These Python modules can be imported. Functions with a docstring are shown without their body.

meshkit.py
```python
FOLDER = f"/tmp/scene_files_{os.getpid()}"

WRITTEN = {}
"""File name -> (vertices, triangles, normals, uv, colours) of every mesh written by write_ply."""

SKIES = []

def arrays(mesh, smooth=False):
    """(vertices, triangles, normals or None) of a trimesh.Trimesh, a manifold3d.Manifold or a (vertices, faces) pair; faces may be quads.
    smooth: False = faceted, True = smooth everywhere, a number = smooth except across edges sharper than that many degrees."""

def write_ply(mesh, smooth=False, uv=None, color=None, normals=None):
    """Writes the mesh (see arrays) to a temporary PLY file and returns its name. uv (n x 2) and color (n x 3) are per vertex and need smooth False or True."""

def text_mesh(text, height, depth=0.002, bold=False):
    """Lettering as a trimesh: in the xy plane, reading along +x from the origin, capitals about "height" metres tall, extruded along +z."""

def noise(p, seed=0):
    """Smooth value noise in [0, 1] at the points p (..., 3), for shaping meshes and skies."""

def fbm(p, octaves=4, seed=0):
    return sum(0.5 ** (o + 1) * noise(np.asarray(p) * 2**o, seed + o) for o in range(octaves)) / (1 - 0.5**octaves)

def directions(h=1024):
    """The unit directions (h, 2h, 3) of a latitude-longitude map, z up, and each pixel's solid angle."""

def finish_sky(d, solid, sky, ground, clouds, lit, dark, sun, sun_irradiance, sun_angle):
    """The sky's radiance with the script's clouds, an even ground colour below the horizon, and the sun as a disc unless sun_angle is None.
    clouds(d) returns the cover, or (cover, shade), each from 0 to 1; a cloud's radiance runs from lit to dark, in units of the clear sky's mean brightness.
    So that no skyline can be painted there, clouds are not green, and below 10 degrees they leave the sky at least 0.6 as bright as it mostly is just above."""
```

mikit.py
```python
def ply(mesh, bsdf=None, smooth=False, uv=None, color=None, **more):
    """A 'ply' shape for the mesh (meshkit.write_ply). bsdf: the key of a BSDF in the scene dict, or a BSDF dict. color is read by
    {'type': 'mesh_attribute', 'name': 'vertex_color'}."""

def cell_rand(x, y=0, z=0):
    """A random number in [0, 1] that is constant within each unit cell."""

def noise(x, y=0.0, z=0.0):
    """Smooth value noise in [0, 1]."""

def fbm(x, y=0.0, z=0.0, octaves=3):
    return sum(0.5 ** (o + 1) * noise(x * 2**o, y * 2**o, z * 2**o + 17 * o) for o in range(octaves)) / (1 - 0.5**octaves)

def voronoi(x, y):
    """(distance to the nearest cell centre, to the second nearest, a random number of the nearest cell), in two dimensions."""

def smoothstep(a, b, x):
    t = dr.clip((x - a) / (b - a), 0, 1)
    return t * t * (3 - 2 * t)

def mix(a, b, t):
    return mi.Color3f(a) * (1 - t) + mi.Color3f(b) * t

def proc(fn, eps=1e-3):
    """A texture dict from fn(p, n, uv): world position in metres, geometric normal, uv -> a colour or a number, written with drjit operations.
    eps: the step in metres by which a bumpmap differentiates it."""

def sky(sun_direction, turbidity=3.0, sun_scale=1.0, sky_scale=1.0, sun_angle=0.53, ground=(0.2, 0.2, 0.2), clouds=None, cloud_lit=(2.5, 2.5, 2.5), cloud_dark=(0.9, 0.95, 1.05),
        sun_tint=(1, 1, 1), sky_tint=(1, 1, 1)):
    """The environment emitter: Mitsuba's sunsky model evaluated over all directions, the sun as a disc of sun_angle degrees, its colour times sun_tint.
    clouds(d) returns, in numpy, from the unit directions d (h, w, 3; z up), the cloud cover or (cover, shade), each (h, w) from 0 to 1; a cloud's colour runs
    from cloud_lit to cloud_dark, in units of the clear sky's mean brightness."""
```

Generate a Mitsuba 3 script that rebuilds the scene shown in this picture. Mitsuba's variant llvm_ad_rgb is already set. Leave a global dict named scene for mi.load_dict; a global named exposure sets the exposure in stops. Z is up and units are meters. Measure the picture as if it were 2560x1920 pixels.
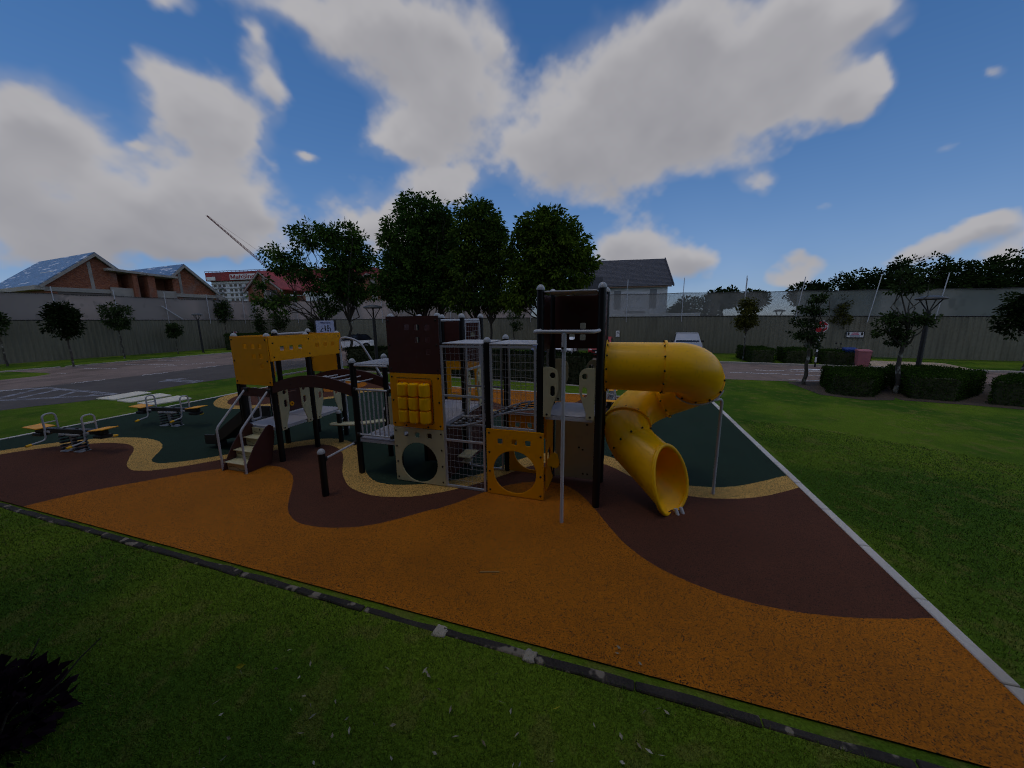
# A playground beside a hoarded building site: everything is built from code.
import math
import numpy as np
import trimesh
import drjit as dr
import mitsuba as mi
import mikit
import meshkit
from mikit import proc, noise, fbm, voronoi, cell_rand, smoothstep, mix
from shapely.geometry import Polygon, Point, LineString, box as sbox
from shapely.ops import unary_union
from shapely import affinity

T = mi.ScalarTransform4f
PI = math.pi
scene, labels = {}, {}

# ------------------------------------------------------------------ camera, sky, exposure
exposure = 1.25
PITCH, ROLL, EYE = math.radians(10.4), math.radians(0.7), np.array([0.0, 0.0, 3.0])
_f = np.array([0, math.cos(PITCH), -math.sin(PITCH)])
_u = np.cross([1.0, 0, 0], _f)
_up = math.cos(ROLL) * _u + math.sin(ROLL) * np.array([1.0, 0, 0])
scene['camera'] = {'type': 'perspective', 'fov': 110.2, 'fov_axis': 'x', 'near_clip': 0.05, 'far_clip': 3000.0,
                   'to_world': T().look_at(origin=EYE.tolist(), target=(EYE + _f).tolist(), up=_up.tolist())}

# clouds: (azimuth from north, elevation, half width, half height, turn, density), in degrees
CLOUDS = [(-51.0,16.1,5.3,3.3,18,1),(-48.7,16.9,2.9,2.8,17,1),(-53.8,12.5,5.7,4.2,16,1),(-38.5,22.1,3.5,3.0,16,1),(-35.8,21.1,3.5,2.7,14,1),(-30.6,26.2,2.3,3.0,14,.75),
 (-31.3,29.5,1.5,.8,16,.5),(-38.3,29.8,1.5,1.0,21,.65),(-23.7,33.4,7.5,2.2,5,.8),(-12.4,33.2,8.9,4.5,6,1),(-8.0,28.6,6.6,5.2,3,1),(-14.4,23.5,5.6,2.8,5,1),(-2.0,34.3,1.6,2.9,1,.6),
 (-42.0,13.2,5.2,2.8,11,1),(-35.9,13.8,5.7,3.3,9,1),(-46.4,9.1,6.0,2.5,9,1),(-39.7,9.3,8.0,2.3,7,1),(-27.7,19.3,1.4,.8,9,.6),(-43.5,18.3,.9,.7,16,.5),(-18.6,13.2,6.9,4.0,4,1),
 (-10.2,18.2,4.5,2.3,3,1),(-37.5,17.7,5.5,1.9,12,.5),(-51.9,9.4,4.3,3.1,11,.7),(5.5,22.9,9.0,5.5,-3,1),(15.2,23.2,8.3,6.4,-7,1),(15.8,28.2,5.8,4.6,-8,1),(23.8,25.4,7.7,6.2,-11,1),
 (24.6,30.7,7.3,4.0,-14,1),(32.5,26.0,6.1,5.2,-16,1),(35.4,28.5,5.6,3.6,-19,1),(40.2,28.1,2.8,2.2,-2,.9),(40.2,21.7,3.0,1.9,5,1),(43.1,22.4,1.4,1.1,19,.9),(32.7,15.6,2.2,2.1,25,.6),
 (39.5,11.2,1.7,1.0,-21,.4),(48.0,14.9,1.3,.7,12,.5),(49.8,20.4,1.1,.6,-23,.4),(44.2,25.4,1.3,1.0,15,.4),(18.0,9.5,5.8,4.2,-4,1),(25.4,7.4,4.7,3.1,-4,1),(37.4,5.3,4.2,1.9,-5,.8),
 (48.9,6.7,2.5,1.6,30,1),(51.5,8.3,1.8,1.2,21,1),(53.1,5.6,2.4,2.5,-9,.7),(46.7,4.9,3.2,1.4,-6,.6)]


def sstep(a, b, x):
    t = np.clip((x - a) / (b - a), 0, 1)
    return t * t * (3 - 2 * t)


def clouds(d):
    n1 = meshkit.fbm(d * 8.0 + 3.1, 5, 3)
    n2 = meshkit.fbm(d * 26.0 + 7.7, 5, 8)
    n3 = meshkit.fbm(d * 4.0 + 1.7, 4, 21)
    n4 = meshkit.fbm(d * 5.0 + 5.3, 3, 44)
    wob = np.stack([meshkit.fbm(d * 12 + 11, 5, 31), meshkit.fbm(d * 12 + 23, 5, 32), meshkit.fbm(d * 12 + 37, 5, 33)], -1) - 0.5
    dd = d + wob * 0.085
    keep = np.ones(d.shape[:2])
    low = np.ones(d.shape[:2])
    for az, el, a, b, rot, s in CLOUDS:
        A, E = math.radians(az), math.radians(el)
        c = np.array([math.sin(A) * math.cos(E), math.cos(A) * math.cos(E), math.sin(E)])
        e = np.array([math.cos(A), -math.sin(A), 0])
        n = np.cross(e, c)
        x, y0 = dd @ e, dd @ n
        r = math.radians(rot)
        back = 50 * (dd @ c < 0)
        for which, dy in ((0, 0.0), (1, 0.030)):        # the same clouds a little higher up: what lies above shades what lies below
            y = y0 + dy
            x2, y2 = x * math.cos(r) + y * math.sin(r), -x * math.sin(r) + y * math.cos(r)
            q = (x2 / math.radians(a)) ** 2 + (y2 / math.radians(b)) ** 2 + back
            k = 1 - s * np.exp(-1.05 * q)
            if which:
                low *= k
            else:
                keep *= k
    F, G = 1 - keep, 1 - low
    az = np.degrees(np.arctan2(d[..., 0], d[..., 1]))
    el = np.degrees(np.arcsin(d[..., 2]))
    out = np.maximum(sstep(56, 66, np.abs(az)), sstep(37, 46, el))
    F = np.maximum(F, out * sstep(0.38, 0.66, n3))
    soft = 0.16 + 0.22 * n4
    f = F + (n2 - 0.5) * 0.55 + (n1 - 0.5) * 0.45
    cover = sstep(0.46 - soft, 0.46 + soft, f) * np.clip(F * 4, 0, 1)
    veil = 0.30 * sstep(0.10, 0.55, F + (n1 - 0.5) * 0.5)
    haze = 0.62 * np.exp(-np.maximum(el, 0) / 8.0)
    cover = np.clip(np.maximum(np.maximum(cover * 0.97, veil), haze), 0, 1)
    shade = np.clip(0.08 + 0.55 * sstep(0.45, 1.0, G) * (0.4 + 1.2 * (n4 - 0.2)) + 0.55 * (n1 - 0.5) + 0.12 * (n2 - 0.5) + 0.22 * np.exp(-np.maximum(el, 0) / 9.0), 0, 1)
    return cover, shade


scene['sky'] = mikit.sky((-0.20, -0.10, 1.0), turbidity=2.6, sun_scale=0.07, sky_scale=1.0, sun_angle=14.0, ground=(0.12, 0.12, 0.09), clouds=clouds,
                         cloud_lit=(2.25, 2.2, 2.25), cloud_dark=(1.15, 1.14, 1.26), sky_tint=(0.50, 0.86, 1.18))

# ------------------------------------------------------------------ helpers


def number(key):
    if key not in scene and key not in labels:
        return key
    i = 1
    while f'{key}_{i:03d}' in scene or f'{key}_{i:03d}' in labels:
        i += 1
    return f'{key}_{i:03d}'


def thing(name, label, cat, group=None):
    k = number(name)
    labels[k] = {'label': label, 'category': cat}
    if group:
        labels[k]['group'] = group
    return k


def put(name, mesh, bsdf, parent=None, smooth=False, label=None, cat=None, group=None, kind=None, **kw):
    k = number((parent + '__' if parent else '') + name)
    if isinstance(mesh, (list, tuple)) and isinstance(mesh[0], trimesh.Trimesh):
        mesh = trimesh.util.concatenate(mesh)
    scene[k] = mikit.ply(mesh, bsdf, smooth=smooth, **kw)
    e = {a: b for a, b in (('label', label), ('category', cat), ('group', group), ('kind', kind)) if b}
    if e:
        labels[k] = e
    return k


def moved(m, M):
    m = m.copy()
    m.apply_transform(M)
    return m


def TR(x=0, y=0, z=0, rz=0.0):
    M = trimesh.transformations.rotation_matrix(rz, [0, 0, 1])
    M[:3, 3] = (x, y, z)
    return M


def bx(x0, x1, y0, y1, z0, z1):
    m = trimesh.creation.box((x1 - x0, y1 - y0, z1 - z0))
    m.apply_translation(((x0 + x1) / 2, (y0 + y1) / 2, (z0 + z1) / 2))
    return m


def rbx(x0, x1, y0, y1, z0, z1, c=0.01):
    p = []
    for i in range(3):
        lo, hi = [np.array(v, float) for v in ((x0, y0, z0), (x1, y1, z1))]
        lo2, hi2 = lo + c, hi - c
        lo2[i], hi2[i] = lo[i], hi[i]
        for a in (0, 1):
            for b in (0, 1):
                for d in (0, 1):
                    p.append([(lo2, hi2)[a][0], (lo2, hi2)[b][1], (lo2, hi2)[d][2]])
    return trimesh.convex.convex_hull(np.array(p))


def hull(pts):
    return trimesh.convex.convex_hull(np.asarray(pts, float))


def tube(pts, r, sides=10, caps=True, closed=False):
    p = np.asarray(pts, float)
    n = len(p)
    r = np.broadcast_to(r, (n,))
    t = np.gradient(p, axis=0) if not closed else np.roll(p, -1, 0) - np.roll(p, 1, 0)
    t /= np.linalg.norm(t, axis=1, keepdims=True) + 1e-12
    a = np.cross(t[0], [0, 0, 1] if abs(t[0][2]) < 0.9 else [1, 0, 0])
    fr = []
    for i in range(n):
        a = a - t[i] * (a @ t[i])
        a /= np.linalg.norm(a)
        fr.append((a, np.cross(t[i], a)))
    ang = np.arange(sides) * 2 * PI / sides
    v = np.concatenate([p[i] + r[i] * (np.cos(ang)[:, None] * fr[i][0] + np.sin(ang)[:, None] * fr[i][1]) for i in range(n)])
    f = []
    for i in range(n if closed else n - 1):
        for j in range(sides):
            k, i2 = (j + 1) % sides, (i + 1) % n
            f += [[i * sides + j, i * sides + k, i2 * sides + k], [i * sides + j, i2 * sides + k, i2 * sides + j]]
    if caps and not closed:
        v = np.vstack([v, p[0], p[-1]])
        c0, c1 = n * sides, n * sides + 1
        for j in range(sides):
            k = (j + 1) % sides
            f += [[c0, k, j], [c1, (n - 1) * sides + j, (n - 1) * sides + k]]
    return trimesh.Trimesh(v, f, process=False)


def bar(a, b, r, sides=8):
    return tube([a, b], r, sides)


def bend(pts, rad=0.08, n=5):
    """a polyline with rounded corners"""
    p = [np.asarray(x, float) for x in pts]
    out = [p[0]]
    for i in range(1, len(p) - 1):
        d0, d1 = p[i - 1] - p[i], p[i + 1] - p[i]
        l = min(rad, np.linalg.norm(d0) * 0.45, np.linalg.norm(d1) * 0.45)
        a, b = p[i] + d0 / np.linalg.norm(d0) * l, p[i] + d1 / np.linalg.norm(d1) * l
        for t in np.linspace(0, 1, n):
            out.append((1 - t) ** 2 * a + 2 * t * (1 - t) * p[i] + t * t * b)
    out.append(p[-1])
    return np.array(out)


def lathe(prof, sides=24):
    """revolve a (radius, z) profile about z"""
    prof = np.asarray(prof, float)
    ang = np.arange(sides) * 2 * PI / sides
    v = np.concatenate([np.stack([r * np.cos(ang), r * np.sin(ang), np.full(sides, z)], 1) for r, z in prof])
    f = []
    for i in range(len(prof) - 1):
        for j in range(sides):
            k = (j + 1) % sides
            a, b, c, d = i * sides + j, i * sides + k, (i + 1) * sides + k, (i + 1) * sides + j
            if prof[i][0] > 1e-9:
                f.append([a, b, c])
            if prof[i + 1][0] > 1e-9:
                f.append([a, c, d])
    return trimesh.Trimesh(v, f, process=False)


def ext(poly, h, z0=0.0):
    ps = getattr(poly, 'geoms', [poly])
    ms = [trimesh.creation.extrude_polygon(g, h, engine='earcut') for g in ps if g.area > 1e-7]
    m = trimesh.util.concatenate(ms)
    m.apply_translation((0, 0, z0))
    return m


def sheet(poly, z):
    """flat triangulated sheet facing up"""
    vs, fs, n = [], [], 0
    for g in getattr(poly, 'geoms', [poly]):
        if g.area < 1e-5:
            continue
        v, f = trimesh.creation.triangulate_polygon(g, engine='earcut')
        vs.append(v)
        fs.append(np.asarray(f) + n)
        n += len(v)
    v = np.vstack(vs)
    m = trimesh.Trimesh(np.column_stack([v, np.full(len(v), z)]), np.vstack(fs), process=False)
    if m.face_normals[:, 2].mean() < 0:
        m.invert()
    return m


def rect(x0, x1, y0, y1, r=0.0):
    p = sbox(x0 + r, y0 + r, x1 - r, y1 - r)
    return p.buffer(r, quad_segs=4) if r else p


def upright(m, plane, at):
    """an extruded polygon (a, b, thickness) set upright: plane 'v' faces -v (a -> u), plane 'u' faces +u (a -> v)"""
    v = np.array(m.vertices)
    w = np.empty_like(v)
    if plane == 'v':
        w[:, 0], w[:, 1], w[:, 2] = v[:, 0], at + v[:, 2], v[:, 1]
    else:
        w[:, 0], w[:, 1], w[:, 2] = at + v[:, 2], v[:, 0], v[:, 1]
    m2 = trimesh.Trimesh(w, np.array(m.faces), process=False)
    if m2.volume < 0:
        m2.invert()
    return m2


def slab(poly, t, plane, at, edge=0.004):
    """a board with stepped, eased edges; its thickness runs from at to at + t"""
    core = ext(poly, t - 2 * edge, edge)
    inner = poly.buffer(-edge)
    return upright(trimesh.util.concatenate([core, ext(inner, t, 0)]), plane, at)
# ------------------------------------------------------------------ materials


def princ(c, rough=0.5, metal=0.0, spec=0.5, **kw):
    if isinstance(c, (tuple, list)):
        c = {'type': 'rgb', 'value': list(c)}
    d = {'type': 'principled', 'base_color': c, 'roughness': rough, 'metallic': metal, 'specular': spec, **kw}
    return {'type': 'twosided', 'bsdf': d}


def bump(b, tex, scale=1.0):
    return {'type': 'twosided', 'bsdf': {'type': 'bumpmap', 'arbitrary': tex, 'scale': scale, 'bsdf': b['bsdf'] if b['type'] == 'twosided' else b}}


def board(c, s=0.10):
    """moulded plastic board: faint mottling and scuffs"""
    def fn(p, n, uv):
        a = fbm(p.x * 6, p.y * 6, p.z * 6, 3)
        b = smoothstep(0.66, 0.8, fbm(p.x * 60, p.y * 60, p.z * 14, 2))
        return mi.Color3f(*c) * (1 - s + 2 * s * a) * (1 - 0.12 * b) + 0.012 * b
    return fn


def rubber(c, var=0.5, dark=(0.02, 0.015, 0.012), dk=0.14):
    """poured rubber granules: each grain its own tone, a few dark grains"""
    def fn(p, n, uv):
        f1, f2, w = voronoi(p.x * 125.0, p.y * 125.0)
        big = fbm(p.x * 1.3, p.y * 1.3, 0.0, 3)
        mid = fbm(p.x * 14, p.y * 14, 3.0, 2)
        col = mi.Color3f(*c) * (1 - var * 0.5 + var * w) * (0.80 + 0.30 * big + 0.14 * mid)
        return mix(col, mi.Color3f(*dark), dr.select(w < dk, 0.8, 0.0))
    return fn


def rub_bump(p, n, uv):
    f1, f2, w = voronoi(p.x * 125.0, p.y * 125.0)
    return 0.0035 * (1 - f1) + 0.0015 * w


RUB = dict(orange_rubber=(0.37, 0.118, 0.005), brown_rubber=(0.094, 0.034, 0.019), green_rubber=(0.014, 0.034, 0.021), tan_rubber=(0.52, 0.31, 0.085))
for k, c in RUB.items():
    v = {'orange_rubber': 0.75, 'tan_rubber': 0.8}.get(k, 0.7)
    scene['mat_' + k] = bump(princ(proc(rubber(c, v, dk=0.16 if k == 'tan_rubber' else 0.12)), 0.85, spec=0.2), proc(rub_bump, 1e-3))

scene['mat_yellow'] = princ(proc(board((0.80, 0.335, 0.001), 0.05)), 0.42, spec=0.25)
scene['mat_slide'] = princ(proc(board((0.92, 0.485, 0.001), 0.04)), 0.32, spec=0.28)
scene['mat_beige'] = princ(proc(board((0.50, 0.46, 0.275), 0.05)), 0.5)
scene['mat_brown'] = princ(proc(board((0.062, 0.016, 0.012), 0.08)), 0.5)
scene['mat_blackpost'] = princ((0.006, 0.006, 0.007), 0.45, spec=0.35)
scene['mat_black'] = princ((0.012, 0.012, 0.013), 0.5)
scene['mat_silver'] = princ(proc(board((0.46, 0.47, 0.50), 0.05)), 0.38, spec=0.5)
scene['mat_deck'] = princ(proc(board((0.33, 0.33, 0.37), 0.07)), 0.55)
scene['mat_galv'] = princ(proc(board((0.50, 0.51, 0.55), 0.06)), 0.35, metal=0.35)
scene['mat_wire'] = princ((0.30, 0.30, 0.31), 0.45)
scene['mat_cap'] = princ((0.40, 0.42, 0.44), 0.4)
scene['mat_bolt'] = princ((0.010, 0.006, 0.004), 0.6)
scene['mat_groove'] = princ((0.03, 0.02, 0.008), 0.8)


def lawn(p, n, uv):
    a = fbm(p.x * 0.55, p.y * 0.55, 0.0, 4)
    b = fbm(p.x * 5.0, p.y * 5.0, 2.0, 3)
    c = noise(p.x * 70, p.y * 70, 0.0)
    d = noise(p.x * 190 + 50, p.y * 190, 0.0)
    col = mix(mi.Color3f(0.046, 0.105, 0.007), mi.Color3f(0.100, 0.165, 0.010), smoothstep(0.3, 0.72, a))
    col = mix(col, mi.Color3f(0.135, 0.130, 0.030), 0.5 * smoothstep(0.56, 0.75, b))
    return col * (0.55 + 0.42 * c + 0.42 * d + 0.25 * b)


def lawn_bump(p, n, uv):
    return 0.02 * noise(p.x * 45, p.y * 45, 0.0) + 0.012 * noise(p.x * 130, p.y * 130, 0.0)


scene['mat_lawn'] = bump(princ(proc(lawn), 0.9, spec=0.15), proc(lawn_bump, 2e-3))
scene['mat_blade'] = {'type': 'twosided', 'bsdf': {'type': 'principled', 'base_color': {'type': 'mesh_attribute', 'name': 'vertex_color'}, 'roughness': 0.6, 'specular': 0.3}}


def asphalt(p, n, uv):
    a = fbm(p.x * 0.35, p.y * 0.35, 5.0, 3)
    b = fbm(p.x * 2.5, p.y * 2.5, 1.0, 3)
    g = noise(p.x * 90, p.y * 90, 0.0)
    col = mix(mi.Color3f(0.058, 0.050, 0.046), mi.Color3f(0.088, 0.076, 0.069), a)
    return col * (0.72 + 0.3 * b + 0.26 * g)


def asphalt_pale(p, n, uv):  # paler, browner asphalt tone with some darker patches
    a = fbm(p.x * 0.35, p.y * 0.35, 5.0, 3)
    b = fbm(p.x * 2.5, p.y * 2.5, 1.0, 3)
    g = noise(p.x * 90, p.y * 90, 0.0)
    s = smoothstep(0.58, 0.7, fbm(p.x * 1.1, p.y * 0.5, 9.0, 3))
    col = mix(mi.Color3f(0.145, 0.105, 0.088), mi.Color3f(0.200, 0.148, 0.125), a)
    return col * (0.70 + 0.32 * b + 0.24 * g) * (1 - 0.25 * s)


scene['mat_asphalt'] = princ(proc(asphalt), 0.85, spec=0.25)
scene['mat_asphalt_pale'] = princ(proc(asphalt_pale), 0.85, spec=0.25)


def worn_paint(p, n, uv):
    w = smoothstep(0.50, 0.68, fbm(p.x * 6, p.y * 6, 0.0, 4))
    return mix(mi.Color3f(0.55, 0.55, 0.56), mi.Color3f(0.10, 0.09, 0.09), w * 0.8)


def faded_paint(p, n, uv):
    w = smoothstep(0.38, 0.66, fbm(p.x * 5, p.y * 5, 0.0, 4))
    return mix(mi.Color3f(0.20, 0.20, 0.225), mi.Color3f(0.085, 0.08, 0.083), w)


scene['mat_roadpaint'] = princ(proc(worn_paint), 0.7)
scene['mat_fadedpaint'] = princ(proc(faded_paint), 0.8)


def concrete(c, s=0.25, stain=0.5, dirt=(0.06, 0.055, 0.045)):
    def fn(p, n, uv):
        a = fbm(p.x * 2.1, p.y * 2.1, p.z * 2.1, 4)
        g = noise(p.x * 80, p.y * 80, p.z * 80)
        st = smoothstep(0.55, 0.75, fbm(p.x * 1.2 + 9, p.y * 1.2, p.z * 0.6, 4))
        return mix(mi.Color3f(*c) * (1 - s + s * 1.4 * a + 0.16 * (g - 0.5)), mi.Color3f(*dirt), st * stain)
    return fn


def moss(p, n, uv):
    a = fbm(p.x * 5, p.y * 5, p.z * 5, 4)
    g = noise(p.x * 70, p.y * 70, p.z * 70)
    g2 = smoothstep(0.62, 0.70, fbm(p.x * 9 + 40, p.y * 9, p.z * 9, 3))
    c = mix(mi.Color3f(0.012, 0.010, 0.009), mi.Color3f(0.040, 0.032, 0.026), a) * (0.6 + 0.8 * g)
    return mix(c, mi.Color3f(0.26, 0.22, 0.17), g2 * 0.75)


scene['mat_kerb_dark'] = princ(proc(moss), 0.9)
scene['mat_kerb_white'] = princ(proc(concrete((0.58, 0.55, 0.50), 0.18, 0.45, (0.28, 0.24, 0.18))), 0.8)
scene['mat_kerb_far'] = princ(proc(concrete((0.36, 0.33, 0.29), 0.25, 0.6)), 0.85)
scene['mat_slabpale'] = princ(proc(concrete((0.62, 0.57, 0.46), 0.12, 0.12, (0.3, 0.27, 0.2))), 0.75)
scene['mat_mortar'] = princ(proc(concrete((0.40, 0.36, 0.29), 0.3, 0.5, (0.12, 0.10, 0.07))), 0.9)
scene['mat_concrete'] = princ(proc(concrete((0.34, 0.32, 0.29), 0.25, 0.4, (0.10, 0.095, 0.085))), 0.85)


def hoarding(p, n, uv):
    a = fbm(p.x * 0.25, p.y * 0.25, p.z * 0.12, 3)
    st = smoothstep(0.5, 0.8, fbm(p.x * 3.0, p.y * 3.0, p.z * 0.35, 3))
    c = mix(mi.Color3f(0.125, 0.122, 0.086), mi.Color3f(0.180, 0.168, 0.126), a)
    return mix(c, mi.Color3f(0.085, 0.080, 0.056), 0.5 * st) * (0.92 + 0.16 * noise(p.x * 9, p.y * 9, p.z * 9))


scene['mat_hoarding'] = princ(proc(hoarding), 0.55)


def netting(c, d):
    def fn(p, n, uv):
        a = fbm(p.x * 0.7, p.y * 0.7, p.z * 0.35, 4)
        b = smoothstep(0.42, 0.6, noise(p.x * 0.55 + 3, p.y * 0.55, 0.0))
        k = smoothstep(0.60, 0.74, fbm(p.x * 2.2, p.y * 2.2, p.z * 1.1 + 5, 3))
        return mix(mix(mi.Color3f(*c), mi.Color3f(*d), b), mi.Color3f(*d) * 0.72, 0.6 * k) * (0.80 + 0.36 * a)
    return fn


scene['mat_net'] = princ(proc(netting((0.42, 0.345, 0.315), (0.29, 0.26, 0.245))), 0.9, spec=0.1)
scene['mat_net_green'] = princ(proc(netting((0.235, 0.245, 0.225), (0.17, 0.19, 0.175))), 0.9, spec=0.1)
# thin mesh that the eye looks through: threads cover about two thirds of it
scene['mat_net_thin'] = {'type': 'blendbsdf', 'weight': 0.62, 'a': {'type': 'null'}, 'b': princ(proc(netting((0.27, 0.265, 0.245), (0.21, 0.215, 0.20))), 0.9, spec=0.1)}


def bricks(p, n, uv):
    along = dr.select(dr.abs(n.x) > dr.abs(n.y), p.y, p.x) + 0.4 * (p.x + p.y)
    row = dr.floor(p.z / 0.085)
    col = dr.floor(along / 0.23 + 0.5 * (row - 2 * dr.floor(row / 2)))
    w = cell_rand(row, col, 1)
    a = fbm(p.x * 0.6, p.y * 0.6, p.z * 0.6, 3)
    fz = p.z / 0.085 - row
    joint = dr.select(fz < 0.16, 1.0, 0.0)
    c = mix(mi.Color3f(0.185, 0.054, 0.026), mi.Color3f(0.300, 0.102, 0.048), w) * (0.7 + 0.6 * a)
    st = smoothstep(0.56, 0.72, fbm(p.x * 1.1, p.y * 1.1, p.z * 0.5 + 4, 4))
    return mix(mix(c, mi.Color3f(0.26, 0.22, 0.19), 0.55 * joint), mi.Color3f(0.21, 0.16, 0.14), 0.45 * st)


scene['mat_brick'] = princ(proc(bricks), 0.9)


def bluefoil(p, n, uv):
    w = smoothstep(0.63, 0.70, fbm(p.x * 0.9, p.y * 0.9, p.z * 5.0, 3))
    r = p.z / 0.16
    ln = dr.select(r - dr.floor(r) < 0.22, 1.0, 0.0)
    a = fbm(p.x * 0.8, p.y * 0.8, p.z * 2.0, 3)
    c = mix(mi.Color3f(0.075, 0.145, 0.26), mi.Color3f(0.15, 0.25, 0.40), a)
    c = mix(c, mi.Color3f(0.050, 0.060, 0.080), 0.55 * ln)
    return mix(c, mi.Color3f(0.55, 0.58, 0.64), w)


scene['mat_bluefoil'] = princ(proc(bluefoil), 0.45)


def slate(p, n, uv):
    r = dr.floor(p.z / 0.15)
    k = cell_rand(r, dr.floor((p.x + 0.15 * (r - 2 * dr.floor(r / 2))) / 0.3), 2)
    return mi.Color3f(0.043, 0.044, 0.054) * (0.8 + 0.4 * k)


scene['mat_rooftile'] = princ(proc(slate), 0.5)
scene['mat_white_wall'] = princ(proc(concrete((0.58, 0.585, 0.62), 0.08, 0.12, (0.4, 0.4, 0.4))), 0.8)
scene['mat_grey_panel'] = princ((0.20, 0.21, 0.23), 0.7)
scene['mat_darkvoid'] = princ((0.13, 0.11, 0.10), 0.9)
scene['mat_rednet'] = princ(proc(netting((0.30, 0.045, 0.050), (0.24, 0.05, 0.055))), 0.9)
scene['mat_redtext'] = princ((0.28, 0.025, 0.03), 0.7)
scene['mat_signwhite'] = princ((0.66, 0.66, 0.68), 0.5)
scene['mat_signblue'] = princ((0.42, 0.47, 0.70), 0.5)
scene['mat_navy'] = princ((0.05, 0.06, 0.16), 0.6)
scene['mat_stopred'] = princ((0.33, 0.008, 0.012), 0.45)
scene['mat_pinktext'] = princ((0.45, 0.13, 0.20), 0.6)


def bark(p, n, uv):
    a = fbm(p.x * 9, p.y * 9, p.z * 2.5, 4)
    l = smoothstep(0.55, 0.72, fbm(p.x * 6 + 8, p.y * 6, p.z * 5, 3))
    return mix(mi.Color3f(0.055, 0.048, 0.038), mi.Color3f(0.30, 0.30, 0.26), 0.8 * l) * (0.6 + 0.8 * a)


def bark_dark(p, n, uv):
    a = fbm(p.x * 9, p.y * 9, p.z * 2.5, 4)
    return mi.Color3f(0.040, 0.034, 0.027) * (0.5 + 1.1 * a)


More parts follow.
